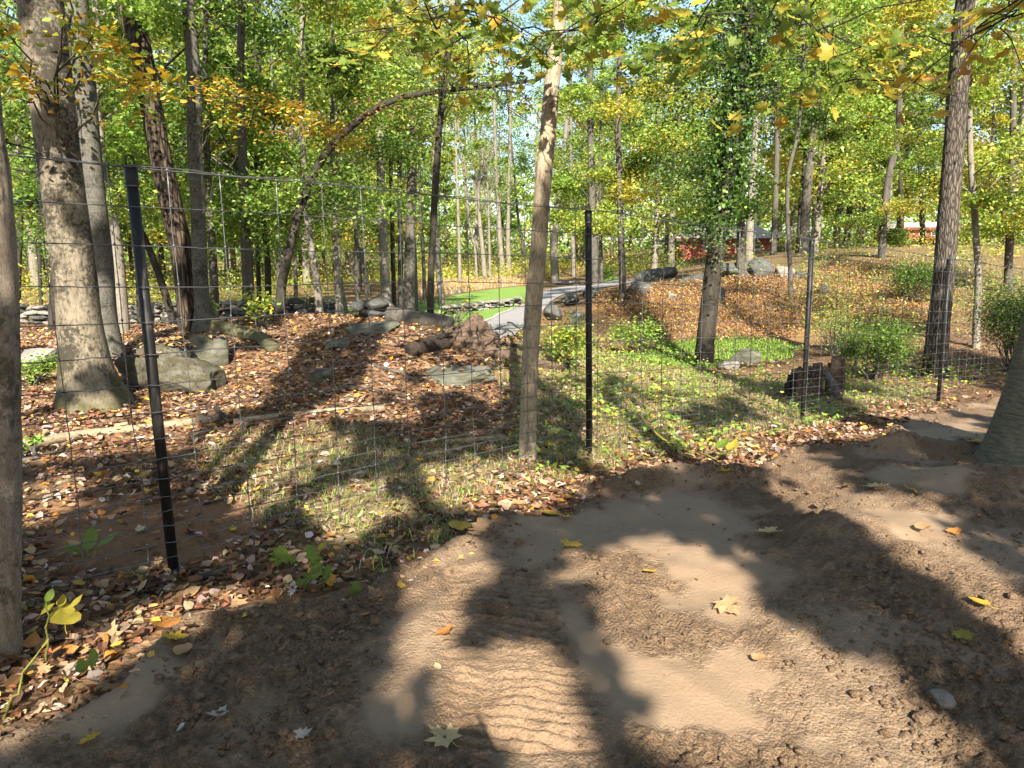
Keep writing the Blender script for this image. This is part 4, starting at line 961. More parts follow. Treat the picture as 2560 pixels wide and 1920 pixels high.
BG = [  # label, photo points foot->up, width, depth, bark, leaf mix, lowest leaf height, leaves
    ("pale sunlit trunk just right of the thick beech, behind the first post", S_((310, 842), (300, 700), (285, 560), (262, 480), (250, 330)), 26, 12, M_PALE, GREEN, 3.6, 3800),
    ("thin dark trunk slanting left behind the first fence post", S_((432, 800), (395, 680), (352, 575), (318, 520), (285, 470), (255, 430)), 16, 13.5, M_DARK, GREEN, 4.0, 1800),
    ("grey trunk just right of the smooth slender one", S_((537, 808), (535, 700), (527, 560), (520, 440), (512, 250)), 20, 15, M_GREY, GREEN, 3.0, 5200),
    ("pale grey trunk left of the arching tree", S_((624, 818), (620, 700), (612, 560), (607, 400), (600, 200)), 27, 13.5, M_GREY, GREEN, 3.2, 5200),
    ("very thin dark trunk beside the foot of the arching tree", S_((649, 797), (645, 650), (640, 450)), 11, 18, M_DARK, GREEN, 3.2, 4200),
    ("dark thin trunk meeting the foot of the arching tree", S_((672, 790), (668, 640), (655, 520), (648, 300)), 15, 19, M_DARK, GREEN, 3.2, 5200),
    ("whitish trunk with a sunlit foot right of the arching tree", S_((801, 806), (790, 690), (772, 580), (764, 480), (755, 300)), 19, 16, M_PALE, GREEN, 3.4, 5200),
    ("pale trunk second to the right of the arching tree", S_((848, 795), (843, 690), (835, 560), (830, 350)), 16, 18, M_PALE, YG, 3.6, 4800),
    ("thin pale trunk before the far end of the lawn path", S_((866, 780), (852, 700), (845, 560)), 10, 24, M_PALE, YG, 3.2, 4200),
    ("far grey trunk tilted left beyond the lawn path", S_((918, 716), (905, 640), (890, 560)), 12, 40, M_GREY, YG, 3.5, 4200),
    ("white sunlit trunk standing at the end of the fallen log", S_((970, 790), (962, 690), (957, 580), (952, 450), (950, 250)), 24, 22, M_PALE, MIXO, 5.0, 4400),
    ("thin dark trunk right of the white sunlit one by the lawn", S_((986, 770), (982, 640), (978, 450), (975, 250)), 11, 24, M_DARK, MIXO, 5.0, 3000),
    ("thin brown trunk between the white and the stout grey trunk by the lawn", S_((1002, 765), (1001, 640), (999, 450), (996, 200)), 13, 24, M_GREY, MIXO, 4.5, 3000),
    ("stout grey trunk beside the lawn, left of the slim dark upright one", S_((1022, 772), (1024, 690), (1026, 580), (1030, 420), (1035, 250)), 27, 23, M_GREY, MIXO, 5.0, 4000),
    ("thin grey trunk hugging the stout grey one by the lawn", S_((1040, 774), (1037, 640), (1030, 500)), 11, 26, M_GREY, MIXO, 5.5, 1500),
    ("pale slightly leaning trunk at the edge of the sunny lawn", S_((1106, 775), (1098, 690), (1090, 600), (1085, 480)), 16, 30, M_PALE, YG, 7.5, 1800),
    ("thin white trunk on the bank beyond the lawn", S_((1150, 702), (1148, 620), (1145, 520), (1140, 380)), 9, 55, M_PALE, YG, 9.0, 1200),
    ("pale trunk before the far wood, leaning a little left", S_((1192, 695), (1188, 620), (1175, 560)), 9, 62, M_PALE, YG, 9, 1000),
    ("pale far trunk left of the pale tan tree", S_((1256, 668), (1250, 600), (1246, 520), (1240, 430)), 12, 75, M_PALE, GREEN, 8, 1600),
    ("pale far trunk touching the pale tan tree from behind", S_((1272, 668), (1270, 590), (1272, 480)), 12, 75, M_PALE, GREEN, 8, 1600),
    ("leaning thin far trunk behind the pale tan tree", S_((1310, 660), (1305, 600), (1295, 540)), 8, 80, M_GREY, GREEN, 8, 1600),
    ("pale stout trunk above the drive, right of the pale tan tree", S_((1388, 694), (1385, 620), (1390, 560), (1400, 480)), 18, 60, M_PALE, YG, 6.5, 3000),
    ("thin pale trunk above the drive between tan tree and centre post", S_((1435, 682), (1432, 600), (1428, 500)), 12, 65, M_PALE, YG, 6.0, 3200),
    ("grey trunk beside the drive just behind the centre post", S_((1490, 725), (1486, 640), (1480, 520), (1478, 380), (1475, 200)), 20, 42, M_GREY, YG, 4.5, 5200),
    ("thin trunk right of the grey one behind the centre post", S_((1505, 715), (1502, 600), (1500, 400)), 9, 44, M_GREY, YG, 4.5, 4200),
    ("slim grey trunk on the orange slope with drooping yellow-green boughs", S_((1557, 765), (1556, 690), (1552, 580), (1548, 430), (1545, 300), (1550, 120)), 17, None, M_GREY, {"yg": 4, "lg": 3, "y": 2, "g": 3}, 3.6, 9000),
    ("grey trunk close behind the ivy-clad one, to its right", S_((1850, 700), (1852, 620), (1853, 520), (1858, 400), (1862, 250), (1866, 80)), 19, 29, M_GREY, DKG, 4.5, 4800),
    ("pale brown trunk in front of the red house", S_((1872, 640), (1876, 540), (1882, 430), (1888, 330), (1890, 150)), 18, 38, M_PALE, YG, 9, 2600),
    ("mossy grey trunk at the right end of the red house", S_((1934, 620), (1938, 520), (1942, 380), (1941, 230), (1945, 50)), 14, 45, M_GREY, YG, 12, 2600),
    ("thin winding trunk left of the third fence post", S_((1978, 762), (1974, 640), (1968, 540), (1972, 430), (1995, 330), (2007, 195), (2010, 60)), 10, 24, M_GREY, YG, 7, 2200),
    ("tall grey trunk rising behind the top of the third post", S_((2012, 610), (2014, 520), (2028, 380), (2045, 260), (2058, 150), (2070, 20)), 22, 44, M_GREY, YG, 8, 4000),
    ("dark trunk half hidden behind the tall grey one over the third post", S_((1998, 608), (2002, 520), (2008, 440)), 14, 46, M_DARK, YG, 10, 2600),
    ("pale forked far trunk between the third and fourth posts", S_((2092, 600), (2090, 540), (2110, 500), (2125, 440)), 10, 60, M_PALE, GREEN, 5, 3600),
    ("grey trunk on the rise left of the tall plated trunk", S_((2205, 640), (2208, 560), (2222, 440), (2243, 350), (2250, 230), (2253, 90)), 17, 33, M_GREY, {"dg": 3, "g": 4, "lg": 2, "yg": 2.5, "y": 1}, 3.5, 9500),
    ("dark thin trunk left of the tall plated trunk, further back", S_((2255, 590), (2252, 480), (2246, 350)), 10, 50, M_DARK, GREEN, 5, 5000),
    ("far trunk before the second red house", S_((2306, 590), (2303, 500), (2300, 400)), 12, 55, M_GREY, GREEN, 6, 4500),
    ("thin trunk with a white sunlit lower stem right of the last post", S_((2440, 872), (2442, 790), (2446, 700), (2438, 560), (2428, 430), (2424, 300), (2426, 120)), 16, None, M_PALE, GOLD, 3.6, 6000),
    ("grey trunk near the far edge above the round green shrub", S_((2520, 740), (2522, 640), (2528, 500), (2532, 350), (2536, 150)), 18, 24, M_GREY, GOLD, 4.0, 6500),
    ("far thin trunk between the white-stemmed one and the edge", S_((2480, 650), (2478, 560), (2476, 450)), 10, 50, M_GREY, GOLD, 5, 5000),
    ("dark trunk half hidden left of the thick beech", S_((133, 800), (137, 700), (140, 600), (130, 450)), 20, 18, M_DARK, DKG, 3.2, 6500),
    ("thin dark trunk in the gap left of the thick beech", S_((105, 790), (100, 700), (98, 560)), 9, 25, M_DARK, GREEN, 4, 5000),
    ("dark far trunk at the edge behind the scaly brown one", S_((40, 775), (45, 650), (50, 560)), 18, 30, M_DARK, GREEN, 4, 6000),
    ("dark trunk peeping out right behind the first post", S_((350, 790), (345, 680), (335, 560), (330, 430)), 13, 20, M_DARK, GREEN, 3.4, 5000),
    ("thin dark trunk between the two pale trunks by the first post", S_((282, 800), (277, 700), (270, 600)), 9, 19, M_DARK, GREEN, 3.4, 3500),
    ("thin far trunk right of the joined pair", S_((480, 780), (478, 660), (470, 540)), 9, 26, M_DARK, GREEN, 4, 5000),
    ("grey trunk behind the bend of the arching tree", S_((700, 775), (698, 680), (690, 560), (684, 400)), 14, 28, M_GREY, GREEN, 4, 6500),
    ("thin grey trunk under the arch, left of the whitish one", S_((740, 770), (738, 650), (733, 500)), 10, 30, M_GREY, GREEN, 4.5, 6000),
    ("thin grey trunk under the arch near the lawn path", S_((895, 770), (893, 660), (888, 520), (885, 300)), 12, 32, M_GREY, MIXO, 5, 6000),
    ("far thin trunk behind the slim dark upright one", S_((1062, 760), (1058, 640), (1050, 480)), 9, 36, M_GREY, YG, 6.5, 2600),
]
for k, (lab, pts, w, Yb, mat, mx, zlow, nl) in enumerate(BG):
    Yv = Yb or gp(pts[0][0] * D, pts[0][1] * D)[1]
    x, y = at(pts[0][0] * D, pts[0][1] * D, Yv)[:2]; zt = CAM_H + 0.333 * Yv
    ws = np.linspace(w * 1.12, w * 0.72, len(pts)) / D; topz = at(pts[-1][0] * D, pts[-1][1] * D, Yv)[2]
    ext = max(3.0, zt + 1.5 - topz)
    zlow = zlow - 1.3 if zlow < 5 else zlow
    if 930 < pts[0][0] * D < 1330 and Yv < 40: nl *= .55; zt -= 1.2
    if mx is GREEN and k % 2: mx = GREEN2
    cr = [dict(n=int(20 + Yv * 0.5), z0=zlow, z1=max(zt + (1.0 if not 850 < pts[0][0] * D < 1620 else .4), zlow + 3), R=2.0 + 0.035 * Yv, leaves=int(nl * (1.8 if pts[0][0] * D < 900 else 2.0 + Yv / 45)), sig=.35 + .0055 * Yv, size=(.074 + .0019 * Yv) * (.85, 1.0, 1.2)[k % 3], mix=mx, nb=14 if Yv < 45 else 6, br=.012 + .0005 * Yv)]
    tree("forest_tree", lab, "tree", pts, list(ws), Yv, mat, 200 + k, cr, 12 if Yv < 30 else 8, 0.3, ext, group="trunks in the wood beyond the fence", flare=.15)

# the bare pale tree over the lawn
for q, (pts, w, lab) in enumerate([(S_((1213, 708), (1208, 640), (1200, 560), (1197, 470), (1212, 360)), 15, "bare pale twin-stemmed tree beyond the lawn, taller stem"), (S_((1226, 708), (1223, 600), (1219, 470), (1205, 370)), 8, "bare pale thin stem beside the bare twin-stemmed tree")]):
    r = np.random.default_rng(900 + q); path = px_path(pts, 58); R = np.linspace(w, w * .3, len(pts)) * mpp(58) / 2
    path[0][2] = Hs(path[0][0], path[0][1]) - 0.1
    root = empty("bare_tree", path[0], lab, "tree", "trunks in the wood beyond the fence"); g = Geo()
    V, F, P, rr = grow_trunk(path, R, 900 + q, 8, 0.3, 0); g.add(V, F)
    for j in range(26):
        h = r.uniform(5, P[-1][2] - .3); a = axis_at(P, h); d = np.array([r.normal() * .8, r.normal() * .5, 1.3]); b_ = a + d * r.uniform(0.8, 2.0)
        V, F = twig(a, b_, .035, .01, r, -.08); g.add(V, F)
        for _ in range(3):
            c_ = b_ * .5 + a * .5 if _ == 0 else b_; e = c_ + np.array([r.normal() * .6, r.normal() * .3, .8]); V, F = twig(c_, e, .012, .005, r, 0, 4, 4); g.add(V, F)
    g.build("trunk", M_PALE, root, True)

# ------------------------------------------------------------------ far trees as copies of a few built ones
protos = []
for k, (mx, hgt, mat) in enumerate([(GREEN, 15, M_GREY), (YG, 13, M_PALE), ({"lg": 3, "yg": 3, "y": 1.5}, 17, M_PALE), (GOLD, 12, M_GREY), ({"g": 3, "lg": 3, "dg": 1}, 16, M_GREY), (MIXO, 14, M_PALE)]):
    r = np.random.default_rng(500 + k)
    P = catmull(np.array([[0, 0, -0.3], [.1 * r.normal(), 0, hgt * .3], [.3 * r.normal(), .2 * r.normal(), hgt * .7], [.4 * r.normal(), 0, hgt]]), 0.6)
    g = Geo(); rr = np.linspace(.21, .05, len(P)); g.add(*tube(P, rr, 8, True, bark_disp(k, flare=.2, flh=.4)))
    cl = cyl_clusters(P, 60, 2.2, hgt + .6, 3.4, r, 0, .75)
    for q in cl[:22]: g.add(*twig(axis_at(P, max(2, q[2] - 1.2)), q, .05, .012, r))
    lg = Geo(); lg.add(*clump_crown(cl, 8000, .7, .24, mx, r, gap=False))
    protos.append((g.build("trunk", mat, None, True), lg.build("crown", M_LEAF)))
r = np.random.default_rng(42); placed = []; cnt = [0] * 6
spots = []
tries = 0
while len(spots) < 120 and tries < 6000:
    tries += 1
    Yf = 42 * (130 / 42) ** r.random(); u = r.uniform(-0.85, 0.85); x = u * Yf; px = 1280 + u * F_PX * 0.97
    if 960 < px < 1330 and Yf < 85: continue
    if 1330 <= px < 1620 and Yf < 68: continue
    if 1680 < px < 1960 and Yf < 82: continue
    if 2230 < px < 2440 and Yf < 95: continue
    if 1090 < px < 1330 and r.random() < .35: continue
    if any((x - a) ** 2 + (Yf - b_) ** 2 < (2.2 + Yf * .012) ** 2 for a, b_ in spots): continue
    spots.append((x, Yf))
FARL = ["green tree in the wood", "yellow-green pale-trunked tree in the wood", "tall light green tree in the wood", "golden tree in the wood", "dense green tree in the wood", "orange and green tree in the wood"]
WHERE = [(60, "at the edge behind the scaly trunk"), (180, "left of the thick beech"), (330, "right behind the thick beech"), (480, "behind the joined pair of trunks"), (620, "right of the joined pair of trunks"), (760, "left of the bent arching tree"), (900, "under the arch of the bent tree"), (1000, "beyond the white sunlit trunk"),
         (1130, "behind the sunny lawn"), (1230, "behind the bare pale tree"), (1340, "behind the pale tan tree"), (1460, "left of the centre post"), (1560, "behind the slim slope trunk"), (1680, "left of the ivy-clad trunk"), (1800, "behind the ivy-clad trunk"), (1920, "behind the red house"), (2040, "behind the third post"), (2150, "between the third and last posts"),
         (2260, "left of the tall plated trunk"), (2370, "behind the tall plated trunk"), (2470, "right of the tall plated trunk"), (9999, "at the edge above the leaning trunk")]
for x, Yf in spots:
    k = int(r.integers(6))
    if 1000 < 1280 + x / Yf * F_PX < 1420: k = int(r.choice([0, 2, 2, 4, 1]))
    s = r.uniform(1.0, 1.6)
    px_ = 1280 + x / Yf * F_PX * .97; where = next(w_ for lim, w_ in WHERE if px_ < lim); rank = "nearer" if Yf < 60 else ("far" if Yf < 90 else "farthest")
    root = empty("distant_tree", (x, Yf, Hs(x, Yf)), rank + " " + FARL[k] + " " + where, "tree", "distant trees filling the depth of the wood"); root.scale = (s, s, s); root.rotation_euler = (0, 0, r.uniform(0, 6.28))
    for part in protos[k]:
        if cnt[k] == 0: part.parent = root
        else:
            c = part.copy(); link(c, root)
    cnt[k] += 1
for k in range(6):
    if cnt[k] == 0:
        for part in protos[k]: bpy.data.objects.remove(part)

# the wooded rise that closes the view: one mass
r = np.random.default_rng(61); n = 48000
x = r.uniform(-165, 165, n); y = r.uniform(135, 200, n); top = 17 + 7 * fbm(np.stack([x * .06, y * .06], -1), 3, 5) - 6 * np.exp(-((x + 9) / 22) ** 2) * 0.3; z0 = H(x, y)
zz = z0 - 1 + top * r.random(n) ** 1.25
cm = vnoise(np.stack([x * .12, y * .12], -1), 8)
c = np.where(cm[:, None] > .55, pal(n, {"lg": 3, "yg": 2, "y": 1}, r), pal(n, {"g": 2, "lg": 3, "dg": .6}, r))
V, F, C = leaves(np.column_stack([x, y, zz]), r.uniform(.7, 1.5, n), c, r, .4, .7)
o = mk("far_treeline", V, F, M_LEAF, cols=C); tag(o, "pale green wooded rise closing the view beyond the drive", "wood", kind="stuff")

# ------------------------------------------------------------------ ground cover
def Hg(x, y):                # forest floor as meshed
    xy_ = np.stack([x, y], -1); s_ = sdist(xy_, DIRT_POLY)
    return H(x, y) + np.where((s_ < 0.1) & (y < 25), (fbm(xy_ * 2.2, 3, 9) - 0.5) * 0.07, 0)


LIT = {"br": 4.2, "tan": 3.6, "o": .5, "pale": 1.3, "y": .08, "r": 1.0, "gold": .18, "dk": 2.6}
r = np.random.default_rng(71)


def sample_view(n, ymin, ymax, half=0.95, r=r):
    y = np.sqrt(r.uniform(ymin ** 1.2, ymax ** 1.2, n) ** (2 / 1.2)); x = r.uniform(-half, half, n) * (y + 0.8); return np.stack([x, y], -1)


LAWN_Z = [gpx([(1600, 886), (1739, 858), (1789, 848), (1914, 852), (1985, 862), (1985, 892), (1850, 895), (1793, 914), (1650, 914)])]
P = sample_view(165000, 2.0, 17.5)
s_ = sdist(P, DIRT_POLY); gr = sstep(sdist(P, GREEN_POLY), -0.3, 0.5); so = sstep(sdist(P, POST1_SOIL), -0.05, 0.2)
pr = np.interp(s_, [-.02, .03, .3], [1, .5, .0]) * (1 - 0.5 * gr) * (1 - 0.86 * so) * (0.35 + 0.9 * fbm(P * 1.1, 3, 17))
pr *= np.where(P[:, 0] > 0.11 * P[:, 1] + 1.2, np.interp(P[:, 1], [7, 11, 14], [1, .45, .12]), 1.0)
for z in LAWN_Z: pr *= ~inpoly(P, z)
P = P[r.random(len(P)) < pr]; n = len(P)
sz = np.clip(np.exp(r.normal(-3.15, .42, n)), .018, .10) * np.interp(P[:, 1], [2, 5, 16], [0.85, 1.0, 1.15])
z = np.where(sdist(P, DIRT_POLY) > -.08, Hdv(P[:, 0], P[:, 1]) + .004, Hg(P[:, 0], P[:, 1]) + r.uniform(0.004, 0.035, n))
nr = P[:, 1] < 8.0; cl_ = pal(n, LIT, r, .3); P3 = np.column_stack([P, z]); g = Geo()
g.add(*leaves6(P3[nr], sz[nr], cl_[nr], r, 1.4, .62, 0.0, .22, .35)); g.add(*leaves(P3[~nr], sz[~nr] * 1.15, cl_[~nr], r, 1.4, .72, 0.0, .3))
V = np.concatenate(g.V); F = [np.concatenate(f) for f in g.F.values()]; C = np.concatenate(g.C)
o = mk("leaf_litter", V, F, M_LITTER, cols=C); tag(o, "carpet of brown and tan fallen leaves over the forest floor", "leaves", kind="stuff")
print("litter", n)


def blades(P, h, cols, r, wid=0.005, lean=0.5):
    n = len(P); a = r.uniform(0, 6.283, n); d = np.stack([np.cos(a), np.sin(a), np.zeros(n)], -1); w = np.stack([-np.sin(a), np.cos(a), np.zeros(n)], -1) * wid
    L = (r.uniform(.2, 1, n) * lean)[:, None]; h = h[:, None]; zz = np.array([0, 0, 1.0])
    m = P + zz * h * .6 + d * h * L * .35; t = P + zz * h * (1 - .35 * L) + d * h * L
    V = np.stack([P - w, P + w, m + w * .7, m - w * .7, t], 1).reshape(-1, 3); i = np.arange(n)[:, None] * 5
    return V, [i + [0, 1, 2, 3], i + [3, 2, 4]], np.repeat(cols, 5, 0)


T = sample_view(10000, 3.2, 15); gr = sdist(T, GREEN_POLY) + (fbm(T * 1.6, 3, 19) - .5) * 1.2; T = T[(gr > 0) & (sdist(T, DIRT_POLY) < 0.02) & (r.random(len(T)) < .85)]
nb = 20; P = np.repeat(T, nb, 0) + r.normal(0, .05, (len(T) * nb, 2)); n = len(P); z = Hg(P[:, 0], P[:, 1])
V, F, C = blades(np.column_stack([P, z]), r.uniform(.035, .11, n), pal(n, {"g": 2.4, "lg": 1.8, "yg": 1.6, "tan": 4.5, "pale": 2.2}, r), r, .0028, 2.2)
o = mk("grass", V, F, M_GRASS, cols=C); tag(o, "thin woodland grass along the fence line", "grass", kind="stuff"); print("grass tufts", len(T))

# leafy green ground plants along the fence and in the hollow
GP = gpx([(1270, 900), (1330, 850), (1420, 838), (1560, 880), (1760, 930), (2000, 950), (2300, 930), (2540, 900), (2560, 960), (2350, 990), (2150, 1040), (1980, 1090), (1700, 1120), (1500, 1170), (1330, 1190), (1290, 1000)])
T = sample_view(6800, 5, 19); q = sdist(T, GP) + (fbm(T * .9, 3, 23) - .5) * 1.6; T = T[(q > 0) & (sdist(T, DIRT_POLY) < 0)]
T = T[r.random(len(T)) < np.interp(fbm(T * .8, 2, 29)[...], [.35, .6], [.25, 1])]
nl = 9; P = np.repeat(T, nl, 0) + r.normal(0, .07, (len(T) * nl, 2)); n = len(P); hgt = np.repeat(r.gamma(2.2, .07, len(T)), nl) * np.interp(P[:, 1], [6, 10, 14], [.6, 1.0, 1.5])
z = Hg(P[:, 0], P[:, 1]) + hgt * r.uniform(.3, 1.1, n) + .01
V, F, C = leaves(np.column_stack([P, z]), r.uniform(.035, .085, n), pal(n, {"g": 3, "lg": 3.4, "yg": 2.4, "y": .8, "o": .3}, r), r, 1.1, .6)
o = mk("ground_plants", V, F, M_LEAF, cols=C); tag(o, "low leafy green plants covering the ground beyond the fence", "undergrowth", kind="stuff"); print("plants", n)

# dry orange-tan growth on the hillside
HP2 = HILL_POLY
P = np.stack([r.uniform(3, 24, 240000), r.uniform(16, 36, 240000)], -1)
q = sdist(P, HP2) + (fbm(P * .45, 3, 27) - .5) * 2.4; P = P[q > 0]; P = P[r.random(len(P)) < .75]; n = len(P)
hh = r.uniform(0.0, .32, n) * (.5 + fbm(P * .8, 2, 39)); z = H(P[:, 0], P[:, 1]) + hh
V, F, C = leaves(np.column_stack([P, z]), r.uniform(.04, .11, n), pal(n, {"tan": 3.0, "br": 4.8, "o": .9, "gold": .3, "r": 1.0, "dk": 1.5, "yg": .5, "g": .3}, r, .25), r, .35, .4)
o = mk("dry_undergrowth", V, F, M_LITTER, cols=C); tag(o, "dry orange and tan stilt grass covering the hillside", "undergrowth", kind="stuff"); print("dry", n)


def bushmass(name, label, n, region, mixw, hmax, size, per=110, sig=.7, seed=1, ok=None, zlift=0.0):
    r = np.random.default_rng(seed); (x0, x1), (y0, y1) = region
    T = np.stack([r.uniform(x0, x1, n), r.uniform(y0, y1, n)], -1); T = T[np.abs(T[:, 0]) < T[:, 1] * .9 + 2]
    if ok is not None: T = T[ok(T)]
    hc = r.gamma(2.0, hmax / 4.5, len(T)); w = np.repeat(np.arange(len(T)), per); m = len(w)
    g = r.normal(size=(m, 3)); P = np.column_stack([T[w] + g[:, :2] * sig * (.5 + .4 * hc[w][:, None]), H(T[w][:, 0], T[w][:, 1]) + zlift + np.abs(g[:, 2]) * hc[w] * .7 + r.uniform(0, .2, m)])
    dom = pal(len(T), mixw, r, .1); c = pal(m, mixw, r) * .45 + dom[w] * .55
    V, F, C = leaves(P, size * r.uniform(.6, 1.3, m), c, r, .5)
    o = mk(name, V, F, M_LEAF, cols=C); return tag(o, label, "undergrowth", kind="stuff")


def slope_green(T): return inpoly(T, SLOPEG)


SLOPEG = gpx([(1960, 690), (2060, 668), (2300, 660), (2560, 690), (2560, 860), (2300, 860), (2080, 880), (2000, 800)])


def clear_lawn(T):
    px = 1280 + T[:, 0] / T[:, 1] * F_PX * .99
    return ~((px > 830) & (px < 1360) & (T[:, 1] < 56)) & ~((px > 1340) & (px < 1560) & (T[:, 1] < 63)) & ~((px > 1560) & (T[:, 1] < 31)) & ~((px > 1700) & (px < 1960) & (T[:, 1] < 71))


bushmass("undergrowth", "green and yellow saplings and brush between the trunks on the left", 420, ((-46, -5), (21.5, 66)), {"g": 3, "lg": 4, "yg": 3, "y": 1.8, "gold": .8}, 2.6, .13, 95, .8, 81, clear_lawn)
bushmass("undergrowth", "yellow-green brush over the top of the hill on the right", 420, ((9, 60), (31, 84)), {"lg": 4, "yg": 4, "y": 1.6, "g": 2, "o": .5}, 2.2, .14, 95, .9, 82, clear_lawn)
bushmass("undergrowth", "bright yellow brush along the far side of the drive and lawn", 190, ((-18, 14), (57, 84)), {"yg": 4, "y": 2.6, "lg": 3, "gold": 1}, 1.9, .18, 95, .9, 83, clear_lawn)
bushmass("undergrowth", "dark green brush deep in the wood behind everything", 300, ((-95, 95), (86, 130)), {"g": 4, "lg": 4, "yg": 2.4, "dg": 1.5}, 6.0, .34, 95, 1.4, 84)
bushmass("undergrowth", "thin green and russet brush on the slope before the last posts", 900, ((5, 26), (14, 34)), {"g": 3, "lg": 3, "yg": 2, "tan": 1.5, "br": 1, "dg": 1}, .75, .075, 60, .55, 85, slope_green)
LS = gpx([(1580, 884), (1650, 872), (1739, 850), (1789, 840), (1914, 845), (2000, 860), (2000, 898), (1850, 902), (1793, 922), (1650, 922), (1590, 908)])
lo, hi = LS.min(0), LS.max(0); P = np.stack([r.uniform(lo[0], hi[0], 34000), r.uniform(lo[1], hi[1], 34000)], -1); P = P[sdist(P, LS) + (fbm(P * 1.5, 3, 4) - .5) * 1.2 > 0]; n = len(P)
V, F, C = blades(np.column_stack([P, H(P[:, 0], P[:, 1]) + .02]), r.uniform(.05, .14, n), pal(n, {"g": 4, "lg": 2.5, "dg": 2, "yg": 1, "tan": .6}, r), r, .011, 1.2)
o = mk("grass", V, F, M_GRASS, cols=C); tag(o, "short green grass in the hollow below the orange hillside", "grass", kind="stuff")
# tan grass bank behind the lawn
BANK = np.vstack([gpx([(1010, 748), (1110, 738), (1208, 722), (1317, 712)]), gpx([(1330, 700), (1200, 699), (1100, 705), (1000, 722)])])
lo, hi = BANK.min(0), BANK.max(0); P = np.stack([r.uniform(lo[0], hi[0], 20000), r.uniform(lo[1], hi[1], 20000)], -1); P = P[inpoly(P, BANK)]; n = len(P)
V, F, C = blades(np.column_stack([P, H(P[:, 0], P[:, 1])]), r.uniform(.2, .5, n), pal(n, {"tan": 4, "pale": 2, "gold": 1.5, "yg": 1, "o": .6}, r), r, .035, .6)
o = mk("tall_grass", V, F, M_GRASS, cols=C); tag(o, "tall tan grass on the bank behind the sunny lawn", "grass", kind="stuff")
# the shaded left slope and the far-left path get a leafy floor too
P = np.stack([r.uniform(-26, -2, 18000), r.uniform(13, 34, 18000)], -1); n = len(P)
V, F, C = leaves(np.column_stack([P, H(P[:, 0], P[:, 1]) + r.uniform(.01, .05, n)]), r.uniform(.09, .16, n), pal(n, {**LIT, "g": 1}, r, .3), r, 1.6, .7, 0, .3)
o = mk("leaf_litter", V, F, M_LITTER, cols=C); tag(o, "fallen leaves on the ground under the trees behind the knoll", "leaves", kind="stuff")

# clods on the dirt
r = np.random.default_rng(91); g = Geo()
T = np.stack([r.uniform(-2.4, 6, 40000), r.uniform(1.7, 8, 40000)], -1); s_ = sdist(T, DIRT_POLY); sm = np.zeros(len(T))
for pgn in SM: sm = np.maximum(sm, inpoly(T, pgn))
T = T[(s_ > -0.03) & (r.random(len(T)) < np.where(sm > 0, .06, .75) * np.interp(fbm(T * 2.2, 3, 77), [.42, .62], [.05, 1.0]) * np.where(s_ < .35, 1, .6)) & (np.abs(T[:, 0]) < T[:, 1] * .8 + .3)]
V1, F1 = icosphere(0)
TZ = Hdv(T[:, 0], T[:, 1])
for (x, y), tz in zip(T, TZ):
    rs = np.exp(r.normal(-5.0, .5)); k = V1 * (1 + r.uniform(-.28, .28, (len(V1), 1))) * rs * [1, 1, .75]
    g.add(k + [x, y, tz + rs * .2], F1)
LQ = gpx([(440, 1590), (700, 1500), (960, 1500), (1000, 1620), (930, 1760), (820, 1920), (300, 1920)]); RQ = gpx([(1950, 1500), (2250, 1420), (2560, 1560), (2560, 1920), (2250, 1920), (2050, 1700)])
for PQ, cnt_ in ((LQ, 1500), (RQ, 900)):
    lo, hi = PQ.min(0), PQ.max(0); T2 = np.stack([r.uniform(lo[0], hi[0], cnt_ * 3), r.uniform(lo[1], hi[1], cnt_ * 3)], -1); T2 = T2[inpoly(T2, PQ)][:cnt_]; T2 = T2[r.random(len(T2)) < np.interp(fbm(T2 * 4, 2, 7), [.35, .6], [.15, 1])]
    for (x, y), tz in zip(T2, Hdv(T2[:, 0], T2[:, 1])):
        rs = np.exp(r.normal(-4.75, .45)); g.add(V1 * (1 + r.uniform(-.3, .3, (len(V1), 1))) * rs * [1, 1, .7] + [x, y, tz + rs * .1], F1)
o = g.build("clods", M_DIRT, None, True); tag(o, "crumbs and clods of soil strewn over the bare dirt", "soil", kind="stuff"); print("clods", len(T))
for q_, (dx_, dy_, w_, lab) in enumerate([(410, 1368, 34, "rounded lump of soil at the leafy edge of the dirt"), (215, 1452, 42, "fist-sized clod below the yellow seedling leaf"), (655, 1405, 38, "grey clod with a dark hollow on the shaded dirt"), (1985, 1590, 60, "large sunlit clod near the lower corner of the dirt"), (2030, 1545, 60, "pale smooth stone set in the sunlit dirt"), (1100, 1130, 44, "dark lump of soil at the grassy edge of the dirt"), (735, 1610, 26, "small upright clod on the shaded dirt beside a white leaf"), (1710, 1395, 22, "small stone by the curled leaf on the sunlit dirt")]):
    p = gp(dx_ * D, dy_ * D); V, F = rock_shape(700 + q_, 3, 7, .12); w = w_ * D * mpp(p[1]) / 2
    o = mk("clod", V * [w, w * .8, w * .62], F, M_STONE if "stone" in lab else M_DIRT, smooth=True); o.location = (p[0], p[1], Hd(p[0], p[1]) + w * .25); o.rotation_euler = (0, 0, q_ * 1.3); tag(o, lab, "clod" if "stone" not in lab else "stone")

